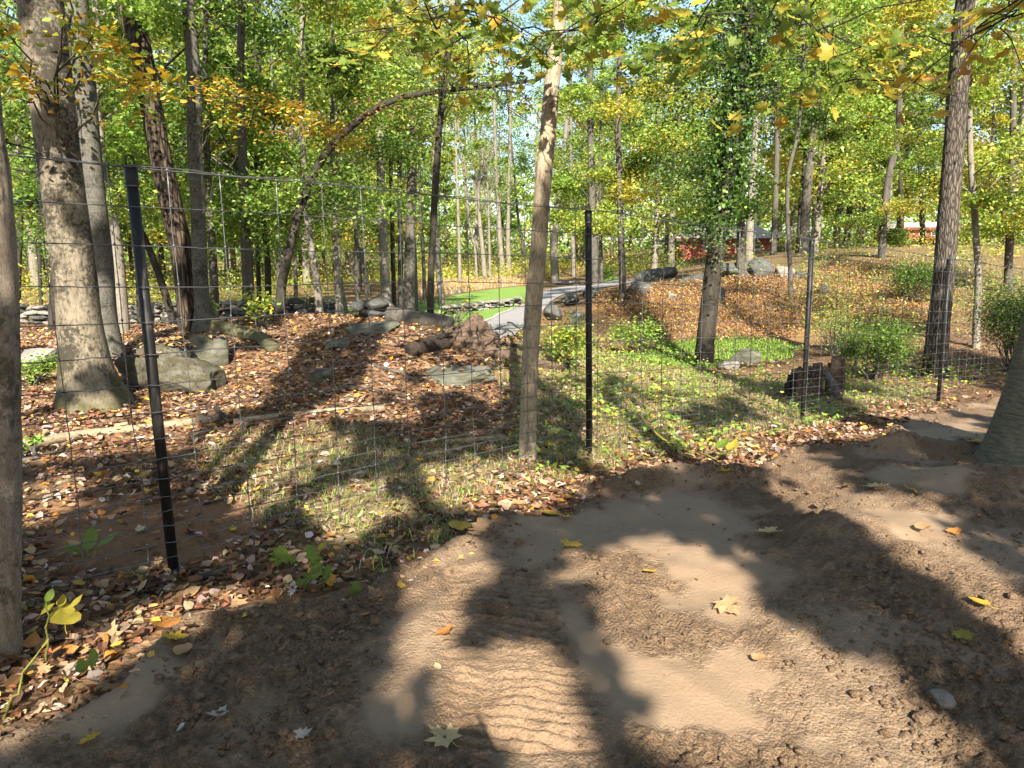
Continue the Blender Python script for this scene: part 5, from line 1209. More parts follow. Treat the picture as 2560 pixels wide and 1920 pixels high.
# leaves caught on top of the rocks
r = np.random.default_rng(301)
for key, n in (("big", 260), ("slab", 40), ("flat", 14)):
    o = ROCKS[key]; me = o.data; vc = np.empty(len(me.vertices) * 3, np.float32); vn = np.empty(len(me.vertices) * 3, np.float32)
    me.vertices.foreach_get("co", vc); me.vertices.foreach_get("normal", vn); vc = vc.reshape(-1, 3); vn = vn.reshape(-1, 3)
    up_ = np.where((vn[:, 2] > .62))[0]; up_ = up_[np.argsort(-vc[up_, 2] + r.normal(0, .12, len(up_)))][:max(n, 40)]
    P = vc[r.choice(up_, n)] + r.normal(0, .02, (n, 3)) * [1, 1, .1] + [0, 0, .02]
    V, F, C = leaves6(P, r.uniform(.05, .1, n), pal(n, LIT, r, .25), r, 1.6, .62, 0, .22, .3); q = mk("leaf_cover", V, F, M_LITTER, o, C); q["kind"] = "stuff"

# leaf scraps and straw trodden into the dirt
r = np.random.default_rng(411); T2 = np.stack([r.uniform(-2.2, 5.5, 900), r.uniform(1.8, 7.5, 900)], -1); T2 = T2[(sdist(T2, DIRT_POLY) > .02) & (r.random(900) < .45)]; n = len(T2)
V, F, C = leaves6(np.column_stack([T2, Hdv(T2[:, 0], T2[:, 1]) + .004]), r.uniform(.008, .03, n), pal(n, {"tan": 3, "br": 3, "pale": 2, "dk": 2}, r), r, 2.0, .35)
o = mk("leaf_scraps", V, F, M_LITTER, cols=C); tag(o, "tiny leaf scraps and straw trodden into the bare dirt", "scraps", kind="stuff")

# ------------------------------------------------------------------ logs, sticks and the stump
def log(name, label, pts, wpx, mat, seed, seg=18, lift=0.6, taper=0.9, amp=.05, Yk=None, cat="log", disp_kw=None, end=None):
    Q = [gp(a * D, b_ * D) if Yk is None else at(a * D, b_ * D, Yk) for a, b_ in pts]; Q = np.array(Q)
    R = np.array([w * D * mpp(q[1]) / 2 for w, q in zip(np.linspace(wpx, wpx * taper, len(Q)), Q)])
    if Yk is None: Q[:, 2] += R * lift
    PR = catmull(np.column_stack([Q, R]), 0.06)
    V, F = tube(PR[:, :3], PR[:, 3], seg, True, bark_disp(seed, amp=amp, wob=.09)); o = mk(name, V, F, mat, smooth=True); return tag(o, label, cat)


log("fallen_log", "long pale barkless log lying in the leaves behind the first post", [(30, 975), (150, 948), (260, 935), (345, 926), (420, 915), (490, 905)], 21, M_LOGPALE, 31, lift=.35, amp=.12)
log("fallen_log", "grey weathered length of log ending below the leafy knoll", [(505, 918), (620, 903), (720, 893), (830, 886)], 16, M_LOGPALE, 32)
log("fallen_log", "thick broken log on the crest of the knoll beside the lawn", [(838, 694), (900, 702), (940, 706), (972, 712)], 36, M_GREY, 33, lift=.75)
log("fallen_log", "dark hollow log with a black open end under the crest log", [(890, 768), (930, 758), (980, 748), (1020, 742), (1070, 745)], 36, M_CHAR, 34, lift=.7)
log("fallen_log", "long mossy dark log running down to the pale tan tree", [(1050, 766), (1095, 778), (1140, 790), (1215, 800)], 26, M_ROT, 35, lift=.7, taper=.7)
log("fallen_branch", "thin dark branch lying above the long mossy log", [(1075, 757), (1130, 764), (1200, 772)], 9, M_DARK, 36, 10, 3.5, cat="branch")
log("mossy_log", "thick moss-covered log sloping down from the smooth slender trunk", [(440, 712), (480, 716), (520, 724), (560, 736), (594, 762)], 34, M_MOSSLOG, 37, lift=.4, taper=.8, amp=.14)
log("snag", "short broken upright snag at the black end of the hollow log", [(878, 772), (884, 740), (893, 705)], 20, M_LOGPALE, 38, 12, Yk=10.9, cat="snag", amp=.15, taper=.5)
log("fallen_branch", "short grey log in the grass left of the pale tan tree", [(965, 962), (1030, 956), (1090, 950)], 13, M_LOGPALE, 39, 12, .8, cat="branch")
log("fallen_branch", "bent grey stick in the leaves near the scaly brown trunk", [(60, 1318), (130, 1302), (200, 1290), (270, 1268)], 14, M_GREY, 40, 10, .9, cat="branch")
log("fallen_branch", "short thick stick at the foot of the first post", [(405, 1258), (450, 1250), (510, 1232)], 15, M_GREY, 41, 10, .8, cat="branch")
log("fallen_branch", "thin stick lying on the leaf slope left of the first post", [(48, 1000), (110, 985), (175, 945)], 9, M_GREY, 42, 8, .9, cat="branch")
log("fallen_branch", "pale stick among brown leaves left of the first post", [(120, 1050), (170, 1035), (215, 1018)], 9, M_LOGPALE, 43, 8, .9, cat="branch")
log("fallen_branch", "dark branch stub poking up from the pale log", [(468, 895), (482, 910), (495, 922)], 12, M_DARK, 44, 8, 2.0, cat="branch")
log("fallen_branch", "crooked branch on the leaf slope above the pale log", [(690, 860), (760, 845), (830, 852), (880, 862)], 8, M_DARK, 45, 8, 1.0, cat="branch")
log("fallen_branch", "grey branch lying across the crest left of the fallen log", [(790, 790), (830, 800), (880, 812)], 8, M_GREY, 46, 8, 1.0, cat="branch")
# torn roots and soil between the logs
rt = gp(998 * D, 757 * D); root_o = empty("root_mass", rt, "tangle of torn roots and soil between the fallen logs", "roots"); r = np.random.default_rng(5)
V, F = rock_shape(801, 4, 5, .42); m_ = mk("soil_lump", V * [.46, .3, .36] + [rt[0], rt[1] + .25, rt[2] + .10], F, M_ROT, smooth=True); put(m_, root_o)
for q in range(26):
    a = rt + np.array([r.normal() * .35, .1 + r.normal() * .15, .2 + r.random() * .2]); b_ = a + np.array([r.normal() * .28, -.12 + r.normal() * .15, r.uniform(-.25, .15)])
    V, F = twig(a, b_, .014, .004, r, .04, 5, 7); put(mk("root", V, F, M_DARK, smooth=True), root_o)

# the broken stump
sp = gp(1768 * D, 858 * D); mp_ = D * mpp(sp[1]); stump = empty("broken_stump", sp, "rotten broken stump with jagged sides right of the third post", "stump")
def stump_piece(cx, cw, hfun, seed, nseg=40, thick=.5):
    th = np.linspace(0, 2 * math.pi, nseg, endpoint=False); rx, ry = cw * mp_ / 2, cw * mp_ / 2 * .8; c = np.array([sp[0] + (cx - 1768) * mp_, sp[1] + ry * .8, sp[2] - .05])
    hs = np.array([hfun(t) for t in th]) * mp_ + .05; rows = []
    lv = np.linspace(0, 1, 9)
    for s in lv:
        k = 1.08 - .14 * s + .10 * (fbm(np.stack([np.cos(th) * 4 + seed, np.sin(th) * 4, np.full(nseg, s * 2)], -1), 3, seed) - .5) * 2
        rows.append(np.stack([c[0] + rx * k * np.cos(th), c[1] + ry * k * np.sin(th), c[2] + hs * s], -1))
    for s in lv[::-1]:
        k = thick * (1 - .1 * s)
        rows.append(np.stack([c[0] + rx * k * np.cos(th), c[1] + ry * k * np.sin(th), c[2] + hs * s * .97], -1))
    V = np.concatenate(rows); nr = len(rows); i = np.arange(nr - 1)[:, None] * nseg; j = np.arange(nseg)[None]; j2 = (j + 1) % nseg
    return V, np.stack([i + j, i + j2, i + nseg + j2, i + nseg + j], -1).reshape(-1, 4)
rs_ = np.random.default_rng(9).uniform(0, 1, 64)
jag = lambda t, lo, hi, k: lo + (hi - lo) * rs_[int(t * k / 6.2832) % 64]
V, F = stump_piece(1744, 78, lambda t: jag(t, 16, 66, 22) + 14 * math.cos(t), 11); put(mk("hollow_shell", V, F, M_ROT), stump)
V, F = stump_piece(1808, 40, lambda t: jag(t + 1, 58, 92, 17), 12, 28, .3); put(mk("standing_slab", V, F, M_ROT), stump)
V, F = stump_piece(1708, 26, lambda t: jag(t + 2, 12, 52, 12), 13, 20, .3); put(mk("splinter", V, F, M_CHAR), stump)
Q = np.array([at(1782 * D, 806 * D, sp[1] - .1), at(1800 * D, 832 * D, sp[1] - .22), at(1812 * D, 866 * D, sp[1] - .3)]); V, F = tube(catmull(Q, .05), .055, 12, True, bark_disp(5, amp=.1)); put(mk("root", V, F, M_GREY, smooth=True), stump)

# ------------------------------------------------------------------ shrubs, seedlings
def shrub(label, dx, dy, wpx, hpx, n, mixw, size, seed, stems=26, Y=None, name="shrub"):
    r = np.random.default_rng(seed); p = gp(dx * D, dy * D) if Y is None else at(dx * D, dy * D, Y); p[2] = Hs(p[0], p[1]); m = D * mpp(p[1]); w, h = wpx * m / 2, hpx * m
    root = empty(name, p, label, "shrub"); tips = []
    for k in range(stems):
        a = r.uniform(0, 6.283); rr_ = w * math.sqrt(r.uniform(.05, 1)) * .95; tip = p + np.array([rr_ * math.cos(a), rr_ * math.sin(a) * .9, h * r.uniform(.55, 1) * (1 - .25 * (rr_ / w) ** 2)]); tips.append(tip)
        V, F = twig(p + r.normal(0, .04, 3) * [1, 1, 0], tip, .014, .004, r, .05, 5, 6); put(mk("stem", V, F, M_GREY, smooth=True), root)
    tips = np.array(tips); idx = r.integers(len(tips), size=n); P = tips[idx] + r.normal(size=(n, 3)) * [w * .26, w * .26, h * .16]; P[:, 2] = np.maximum(P[:, 2], p[2] + h * .22)
    g = Geo(); g.add(*leaves(P, size * r.uniform(.6, 1.2, n), pal(n, mixw, r), r, .9, .5)); g.build("foliage", M_LEAF, root); return root


shrub("wide green shrub with bare stems beneath, right of the stump", 1885, 822, 130, 118, 9000, {"g": 4, "lg": 2, "dg": 2}, .055, 1)
shrub("small dark round shrub on the hillside before the plated trunk", 1968, 655, 90, 75, 5000, {"dg": 4, "g": 3, "lg": .8}, .08, 2)
shrub("dark green shrub at the edge above the leaning foreground trunk", 2185, 800, 150, 175, 11000, {"dg": 3, "g": 4, "lg": 1.2}, .06, 3)
shrub("green shrub at the far edge of the drive behind the centre post", 1300, 612, 50, 34, 1500, {"dg": 2, "g": 3, "lg": 1.2}, .14, 4)
shrub("leafy green sapling clump right of the centre post by the slope", 1375, 770, 110, 75, 1400, {"g": 3, "lg": 3, "yg": 1}, .09, 5, 18)
shrub("feathery pale green brush on the slope left of the last post", 1800, 770, 130, 110, 2600, {"lg": 3, "g": 2, "tan": 1, "yg": 2}, .05, 6, 30)
shrub("yellowing leafy sapling at the edge of the drive right of the tan tree", 1225, 800, 90, 110, 1200, {"lg": 3, "yg": 3, "g": 2, "y": 1}, .075, 7, 18)
shrub("small leafy sapling in front of the furrowed trunk foot", 458, 708, 42, 60, 140, {"lg": 3, "yg": 2, "g": 2}, .10, 8, 8)
shrub("yellow-green sapling left of the arching tree foot", 568, 716, 60, 90, 260, {"lg": 3, "yg": 3, "y": 1.5}, .10, 9, 10)
shrub("green seedling leaves beside the scaly trunk near the stick", 72, 985, 55, 45, 60, {"g": 3, "lg": 2}, .085, 10, 7)
shrub("ferny green weeds at the edge left of the mossy beech foot", 75, 830, 100, 60, 700, {"g": 3, "lg": 3, "yg": 1}, .06, 11, 16)
shrub("dark leafy sapling spray above the drive corner", 985, 700, 90, 55, 260, {"g": 3, "dg": 1, "o": 1}, .085, 12, 12)

# ------------------------------------------------------------------ single leaves
OUT = {"maple": [(0.10, -0.02), (0.36, -0.12), (0.29, 0.06), (0.56, 0.20), (0.40, 0.29), (0.53, 0.54), (0.27, 0.47), (0.21, 0.56), (0.22, 0.76), (0.10, 0.73)],
       "oval": [(0.16, 0.08), (0.27, 0.24), (0.31, 0.42), (0.27, 0.62), (0.17, 0.82)],
       "oak": [(0.07, 0.06), (0.22, 0.12), (0.13, 0.22), (0.33, 0.36), (0.18, 0.44), (0.37, 0.62), (0.19, 0.68), (0.24, 0.85), (0.08, 0.92)],
       "aspen": [(0.22, -0.02), (0.42, 0.14), (0.46, 0.36), (0.34, 0.60), (0.15, 0.84)]}


def leaf_mesh(kind, mat, curl=0.2, cup=0.1, seed=0, stem=0.35):
    r = np.random.default_rng(seed); h = OUT[kind]; pts = [(0, 0)] + h + [(0, 1.0)] + [(-x * r.uniform(.85, 1.1), y + r.normal() * .02) for x, y in h[::-1]]
    O = np.array(pts); c = np.array([[0, .36]]); inner = c + (O - c) * .5
    xy_ = np.vstack([c, inner, O]); n = len(O); j = np.arange(n); j2 = (j + 1) % n
    z = curl * (xy_[:, 1] - .35) ** 2 + cup * np.abs(xy_[:, 0]) * 1.2 + (vnoise(xy_ * 4 + seed, seed) - .5) * .14
    V = np.column_stack([xy_, z]); T1 = np.stack([np.zeros(n, int), 1 + j, 1 + j2], -1); T2 = np.stack([1 + j, 1 + n + j, 1 + n + j2, 1 + j2], -1)
    Fs = [T1, T2]
    if stem:
        P = np.array([[0, .02, z[1 + n]], [.02, -stem * .5, -.02], [.05, -stem, .03]]); sv, sf = tube(catmull(P, .1), .012, 4); k = len(V); V = np.vstack([V, sv]); Fs = [T1, np.vstack([T2, sf[0] + k]), sf[1] + k]
        Fs = [np.vstack([T1, Fs[2]]), Fs[1]]
    o = mk("leaf_shape", V, Fs, mat, smooth=True); me = o.data; bpy.data.objects.remove(o); return me


LM = {"yellow": single_leaf_mat("leaf_yellow", (0.55, 0.40, 0.05), (0.45, 0.24, 0.03)), "green": single_leaf_mat("leaf_green", (0.14, 0.22, 0.035), (0.22, 0.27, 0.045), .55), "yellowgreen": single_leaf_mat("leaf_yellow_green", (0.36, 0.35, 0.05), (0.50, 0.38, 0.06), .55),
      "orange": single_leaf_mat("leaf_orange", (0.45, 0.22, 0.06), (0.36, 0.14, 0.035)), "tan": single_leaf_mat("leaf_tan", (0.46, 0.30, 0.16), (0.34, 0.20, 0.09)), "brown": single_leaf_mat("leaf_brown", (0.22, 0.105, 0.045), (0.14, 0.06, 0.025)),
      "white": single_leaf_mat("leaf_pale_underside", (0.52, 0.47, 0.43), (0.40, 0.33, 0.27)), "cream": single_leaf_mat("leaf_cream", (0.55, 0.44, 0.24), (0.45, 0.34, 0.16))}
_lm = {}


def lm(kind, col, v=0, curl=.2, cup=.1, stem=.35):
    k = (kind, col, v)
    if k not in _lm: _lm[k] = leaf_mesh(kind, LM[col], curl * (0.4 + .7 * v), cup, v * 13 + 3, stem)
    return _lm[k]


FALL = [(1235, 1196, 36, "maple", "yellow", "yellow maple leaf lying open on the shaded cracked dirt"), (1022, 1192, 60, "oak", "tan", "large torn tan leaf standing on the dirt near the grass"), (962, 1395, 34, "maple", "orange", "yellow-orange maple leaf beside the smeared grey strip"),
        (976, 1640, 62, "maple", "cream", "large pale yellow maple leaf with upright stem at the bottom edge"), (465, 1588, 36, "maple", "white", "white maple leaf upside down on the shaded dirt"), (640, 1632, 36, "maple", "white", "white leaf at the bottom of the shaded dirt, stem to its side"), (403, 1606, 20, "oval", "white", "tiny pale leaf left of the white maple leaf"),
        (352, 1424, 46, "oak", "yellow", "yellow lobed leaf at the leafy edge of the dirt"), (403, 1432, 36, "aspen", "tan", "tan heart-shaped leaf beside the yellow lobed one"), (197, 1650, 40, "maple", "yellow", "yellow leaf cut by the bottom edge in the shade"), (1558, 1338, 48, "maple", "tan", "curled tan and yellow leaf on the sunlit smooth dirt"),
        (1088, 1356, 50, "oak", "brown", "red-brown curled leaf on the shaded rutted dirt"), (1388, 1274, 24, "oval", "yellow", "small yellow oval leaf on the sunlit dirt"), (1232, 1138, 24, "maple", "yellow", "small yellow leaf at the top of the cracked dirt"), (1178, 1114, 28, "aspen", "yellow", "round yellow leaf on the rim of the dirt"),
        (1900, 1078, 36, "maple", "cream", "pale yellow maple leaf on the far dirt"), (1966, 1090, 38, "oval", "yellow", "yellow pointed leaf on the far dirt right of the maple one"), (1562, 1068, 26, "maple", "yellow", "yellow leaf beside the dark mound of dirt"), (1992, 1182, 44, "oval", "tan", "pinkish wavy leaf on the dirt to the right"),
        (2064, 1398, 36, "maple", "yellowgreen", "yellow-green maple leaf on the shaded dirt to the right"), (2134, 1348, 36, "oval", "yellow", "golden oval leaf on the dirt near the right edge"), (2056, 1166, 24, "maple", "orange", "small orange curled leaf on shaded dirt to the right"), (1672, 1190, 36, "maple", "cream", "thin cream leaf on the rise of the dirt"),
        (1750, 1164, 30, "oval", "brown", "rusty leaf on the shaded dirt behind the clods"), (943, 1470, 20, "oval", "cream", "small cream leaf on the smeared grey strip"), (326, 1360, 62, "oval", "orange", "large orange-brown oval leaf among the litter"), (1622, 1452, 34, "oval", "tan", "rolled tan leaf on the sunlit dirt"),
        (992, 1140, 44, "aspen", "yellow", "big yellow leaf on the grass at the dirt edge"), (780, 1376, 20, "oval", "orange", "small orange curled leaf on the shaded dirt slope"), (2130, 974, 38, "oval", "yellow", "yellow leaf on the dirt path left of the leaning trunk"), (1838, 1068, 22, "oval", "brown", "small brown leaf on the far streaked dirt"),
        (1995, 1070, 24, "oval", "orange", "small orange leaf on the far dirt"), (2090, 1080, 28, "oak", "brown", "rust-coloured leaf on the far dirt below the leaning trunk"), (862, 1282, 22, "oval", "yellow", "small pale leaf at the top of the shaded dirt"), (1400, 1060, 22, "oval", "tan", "tan leaf on the rim behind the dark mound"), (1120, 1128, 26, "oval", "brown", "brown curled leaf at the rim of the dirt")]
r = np.random.default_rng(17)


def ground_n(x, y):
    e = .06; return np.array([-(Hs(x + e, y) - Hs(x - e, y)) / (2 * e), -(Hs(x, y + e) - Hs(x, y - e)) / (2 * e), 1.0])


def drop_leaf(x, y, size, kind, col, tilt=.22, lift=.012, v=None):
    o = bpy.data.objects.new("fallen_leaf", lm(kind, col, int(r.integers(3)) if v is None else v)); link(o)
    nrm = Vector(tuple(ground_n(x, y) + r.normal(0, tilt, 3) * [1, 1, 0])).normalized(); qn = nrm.to_track_quat('Z', 'Y')
    from mathutils import Quaternion
    o.rotation_mode = 'QUATERNION'; o.rotation_quaternion = qn @ Quaternion((0, 0, 1), r.uniform(0, 6.283)); o.scale = (size,) * 3
    o.location = (x, y, Hd(x, y) + lift); return o


for dx_, dy_, wp, kind, col, lab in FALL:
    p = gp(dx_ * D, dy_ * D); tag(drop_leaf(p[0], p[1], wp * D * mpp(p[1]) * 1.35, kind, col, .15, .012 + .16 * wp * D * mpp(p[1])), lab, "leaf", "single leaves on the dirt")
# larger leaves in the litter along the dirt edge and the fence
LREG = [(gpx([(0, 1500), (180, 1480), (380, 1420), (600, 1440), (820, 1440), (860, 1490), (583, 1540), (459, 1560), (350, 1645), (225, 1725), (0, 1835)]), 120, "loose tan or brown leaf in the sunlit litter at the left dirt edge"),
        (gpx([(60, 1180), (700, 1150), (900, 1250), (860, 1380), (500, 1430), (60, 1450)]), 70, "dry leaf scattered around the foot of the first post"),
        (gpx([(900, 1160), (1300, 1150), (1470, 1170), (1420, 1260), (1180, 1300), (1000, 1400), (900, 1420)]), 50, "dry leaf on the grassy strip before the pale tan tree"),
        (gpx([(1500, 1160), (1800, 1080), (2200, 1030), (2330, 1010), (2200, 1095), (1960, 1120), (1780, 1190)]), 45, "dry leaf on the shaded strip under the third post")]
for poly_, n, lab in LREG:
    lo, hi = poly_.min(0), poly_.max(0); k = 0
    while k < n:
        q = r.uniform(lo, hi)
        if not inpoly(q[None], poly_)[0]: continue
        kind = r.choice(["oval", "maple", "oak", "aspen"], p=[.4, .25, .2, .15]); col = r.choice(["tan", "orange", "brown", "yellow", "white", "cream"], p=[.40, .10, .40, .03, .03, .04])
        tag(drop_leaf(q[0], q[1], r.uniform(.05, .105), kind, col, .4, .02), lab, "leaf", lab.split(" leaf ")[1] + " leaves"); k += 1

# seedlings with single leaves
def seedling(label, dx, dy, hpx, lvs, name="seedling"):
    p = gp(dx * D, dy * D); p[2] = Hd(p[0], p[1]); root = empty(name, p, label, "seedling")
    tops = [at(a * D, b_ * D, p[1] - .04 + r.normal() * .03) for a, b_, *_ in lvs]; top = max(tops, key=lambda q: q[2])
    V, F = twig(p - [0, 0, .02], top, .006, .003, r, .05, 5, 8); put(mk("stem", V, F, _STEMM, smooth=True), root)
    for (a, b_, s, kind, col), t in zip(lvs, tops):
        o = bpy.data.objects.new("leaf", lm(kind, col, int(r.integers(3)))); link(o, root); o.scale = (s * D * mpp(p[1]) * 1.3,) * 3
        o.location = Vector(tuple(t)) - Vector(root.location); o.rotation_euler = (r.uniform(.35, .7), r.normal() * .2, r.normal() * .8)


_STEMM = single_leaf_mat("green_stem", (0.22, 0.24, 0.05), (0.16, 0.15, 0.04), .1)
seedling("seedling with one large yellow-green leaf beside the scaly trunk", 100, 1440, 130, [(140, 1352, 56, "aspen", "yellowgreen"), (108, 1318, 26, "oval", "green"), (128, 1312, 26, "oval", "yellowgreen"), (100, 1300, 24, "oval", "green"), (150, 1320, 34, "oval", "yellowgreen"), (88, 1330, 28, "oval", "yellowgreen")])
seedling("oak seedling with broad dark green leaves before the first post", 655, 1285, 60, [(640, 1262, 56, "oak", "green"), (600, 1225, 50, "oak", "green"), (690, 1228, 48, "oak", "green"), (640, 1215, 44, "oak", "green"), (700, 1262, 40, "oak", "green"), (690, 1190, 22, "oval", "yellowgreen")])
seedling("thin vine-like stem curving up at the left dirt edge", 5, 1560, 160, [(60, 1440, 20, "oval", "green"), (90, 1400, 18, "oval", "yellowgreen"), (200, 1440, 34, "oval", "green"), (180, 1455, 34, "oval", "green")])
seedling("green leaves sprouting behind the fence left of the first post", 195, 1215, 40, [(190, 1190, 50, "oval", "green"), (210, 1185, 44, "oval", "green"), (175, 1200, 40, "oval", "green")])
seedling("fresh green sprig at the dirt edge below the grass", 770, 1290, 20, [(772, 1278, 22, "aspen", "green"), (765, 1285, 18, "oval", "green")])
seedling("broad green leaf sprout under the fence right of the centre post", 1560, 1000, 50, [(1545, 970, 34, "oval", "green"), (1575, 975, 34, "oval", "yellowgreen"), (1555, 985, 30, "oval", "green"), (1440, 955, 30, "oval", "yellowgreen")])

# ------------------------------------------------------------------ maples standing behind the viewer: their limbs reach over, their crowns shade the ground
LITP = [[(975, 1500), (1060, 1390), (1190, 1380), (1235, 1470), (1285, 1590), (1310, 1680), (1130, 1680), (1075, 1570), (1000, 1530)],
        [(1230, 1200), (1400, 1170), (1560, 1200), (1610, 1290), (1720, 1400), (1830, 1430), (1930, 1500), (2010, 1560), (2080, 1680), (1410, 1680), (1350, 1560), (1300, 1420), (1230, 1310)],
        [(1640, 1005), (1700, 990), (1800, 1070), (1960, 1090), (2010, 1150), (2150, 1260), (2230, 1320), (2230, 1400), (2080, 1320), (1900, 1190), (1750, 1110)],
        [(2080, 1340), (2230, 1370), (2230, 1500), (2140, 1430)], [(870, 1250), (1060, 1165), (1055, 1230), (985, 1290), (975, 1440), (880, 1410), (900, 1330)],
        [(0, 1620), (0, 1470), (200, 1370), (330, 1300), (520, 1270), (640, 1285), (500, 1330), (340, 1400), (200, 1490)],
        [(480, 935), (700, 905), (745, 960), (660, 1020), (560, 1095), (470, 1060)], [(40, 905), (260, 880), (410, 905), (390, 960), (60, 995)], [(130, 1025), (190, 1080), (40, 1140), (40, 1080)],
        [(680, 1090), (800, 1050), (870, 1100), (760, 1160)], [(930, 1015), (1130, 1000), (1270, 1040), (1160, 1095), (1000, 1085)], [(1290, 830), (1400, 880), (1510, 960), (1520, 1015), (1420, 1045), (1290, 1000)],
        [(1540, 925), (1640, 915), (1700, 980), (1640, 1010), (1560, 1000)], [(1240, 600), (1300, 700), (1290, 830), (1250, 830), (1240, 700)]]
LITG = [gpx(p, D) for p in LITP]
r = np.random.default_rng(33); N = 105000
G = np.stack([r.uniform(-11, 12, N), r.uniform(0.2, 16.5, N)], -1)
Gj = G + np.stack([fbm(G * [2.4, .9], 3, 3) - .5, fbm(G * [2.4, .9], 3, 13) - .5], -1) * [.2, .3] + r.normal(0, .04, G.shape)
lit = np.zeros(N, bool)
for p in LITG: lit |= sdist(Gj, p) > np.where(G[:, 1] > 4.2, -.14, -.07)
lit &= ~inpoly(Gj, gpx([(1195, 1290), (1240, 1290), (1280, 1430), (1350, 1540), (1430, 1680), (1340, 1680), (1285, 1580), (1222, 1450)], D))
dap = fbm(np.stack([G[:, 0] * 1.0, G[:, 1] * .55], -1), 3, 43)
lit |= (G[:, 1] > 7.0) & (dap > np.interp(G[:, 1], [7, 9, 21], [.55, .46, .41]))
fade = r.random(N) < np.interp(G[:, 1], [11, 16.5], [1, .5])
G = G[~lit & fade]; n = len(G); hL = r.uniform(0, 1, n) * 3.2 + np.interp(G[:, 1], [0, 5, 10, 16], [4.0, 5.0, 8.0, 10.0]); zg = H(G[:, 0], G[:, 1])
Pq = np.column_stack([G, zg]) + to_sun * (hL / to_sun[2])[:, None]
elev = (Pq[:, 2] - CAM_H) / np.maximum(Pq[:, 1], .01); ok = (Pq[:, 1] < 0) | (elev > .62); Pq = Pq[ok]; n = len(Pq)
trunks = np.array([(-1.7, -5.0), (2.6, -7.5), (-5.5, -4.8), (7.5, -3.5), (-2.2, -12.5)])
own = np.argmin(((Pq[:, None, :2] - trunks[None]) ** 2).sum(-1), 1)
RL = ["slim maple a few steps behind the viewer", "stout maple behind the viewer to the right", "maple behind the viewer to the left, next to the fence", "maple behind the viewer beside the dirt bank", "tall maple furthest behind the viewer"]
rear = []
for k, (tx, ty) in enumerate(trunks):
    z = Hs(tx, ty); root = empty("maple_tree", (tx, ty, z), RL[k], "tree", "maples behind the viewer"); rad_ = [.12, .30, .2, .2, .3][k]
    Pt = catmull(np.array([[tx, ty, z - .2], [tx, ty, z + 3], [tx + .1, ty + .1, z + 7], [tx, ty + .3, z + 12]]), .25); g = Geo(); V, F = tube(Pt, np.linspace(rad_, rad_ * .35, len(Pt)), 16, True, bark_disp(k + 60, flare=.25)); g.add(V, F)
    mine = Pq[own == k]; lg = Geo()
    if len(mine):
        lg.add(*leaves(mine, r.uniform(.14, .26, len(mine)), pal(len(mine), YG, r), r, .9, .75))
        for q in mine[r.integers(len(mine), size=40)]: V, F = twig(axis_at(Pt, np.clip(q[2] - 1.5, 3.5, 12)), q, .012, .004, r, .08); g.add(V, F)
    g.build("trunk", M_GREY, root, True)
    if lg.n: lg.build("crown", M_LEAF, root)
    rear.append((root, Pt))
print("shade leaves", n)


def limb(rear_k, pts, nleaf, cols, seed, label=None, hang=.28, size=(.08, .125)):
    """a limb from a maple behind the viewer reaching into the top of the picture; pts: photo points with depth"""
    r = np.random.default_rng(seed); root, Pt = rear[rear_k]; Q = np.array([at(a * D, b_ * D, y) for a, b_, y in pts])
    start = axis_at(Pt, 4.6); Q2 = catmull(np.vstack([start, start * .45 + Q[0] * .55 + [0, 0, .9], Q]), .08); rr_ = np.linspace(.017, .004, len(Q2)); V, F = tube(Q2, rr_, 8, True, bark_disp(seed)); lo = put(mk("limb", V, F, M_DARK, smooth=True), root)
    s0 = np.argmin(np.linalg.norm(Q2 - Q[0], axis=1)); tw = []
    for q in range(max(6, nleaf // 9)):
        a = Q2[r.integers(s0, len(Q2))]; b_ = a + np.array([r.normal() * .45, r.normal() * .4, r.uniform(-hang * 1.6, .12)]); V, F = twig(a, b_, .006, .0025, r, .1, 4, 6); t = mk("twig", V, F, M_DARK, smooth=True); t.parent = lo; tw.append((a, b_))
    for q in range(nleaf):
        a, b_ = tw[r.integers(len(tw))]; t = r.uniform(.25, 1.05); p = a * (1 - t) + b_ * t + r.normal(0, .06, 3) - [0, 0, .03]
        o = bpy.data.objects.new("leaf", lm("maple", r.choice(list(cols), p=np.array(list(cols.values())) / sum(cols.values())), int(r.integers(3)))); link(o, root)
        s = r.uniform(*size); o.scale = (s, s, s); o.location = Vector(tuple(p)) - Vector(root.location); o.rotation_euler = (r.normal() * .45 + .25, r.normal() * .45, r.uniform(0, 6.283))


GRN = {"green": 6, "yellowgreen": 3, "yellow": .45, "orange": .1}
limb(0, [(980, -60, 5.2), (900, 20, 5.4), (840, 70, 5.6), (800, 110, 5.8)], 70, GRN, 1)
limb(0, [(1000, -40, 5.0), (1080, 30, 5.3), (1140, 70, 5.6), (1190, 95, 5.8)], 95, GRN, 2)
limb(0, [(900, -40, 4.6), (960, 40, 5.0), (1010, 90, 5.4)], 70, GRN, 3)
limb(1, [(1700, -40, 4.8), (1760, 20, 5.0), (1790, 70, 5.2), (1880, 105, 5.4), (1960, 120, 5.6)], 95, GRN, 4)
limb(1, [(1560, -40, 4.8), (1530, 30, 5.2), (1500, 90, 5.6), (1440, 130, 6.0)], 80, {"green": 4, "yellowgreen": 4, "yellow": .8, "orange": .2}, 5)
limb(1, [(1780, -30, 4.8), (1800, 60, 5.2), (1790, 150, 5.5), (1810, 210, 5.8)], 60, {"green": 3, "yellowgreen": 4, "yellow": 1.2, "orange": .3}, 6)
limb(3, [(2260, -40, 4.0), (2200, 20, 4.4), (2160, 60, 4.8)], 40, {"yellow": 4, "yellowgreen": 2, "orange": 1}, 7, size=(.08, .12))
limb(1, [(1330, -50, 5.0), (1300, 20, 5.4), (1260, 60, 5.8)], 60, GRN, 8)

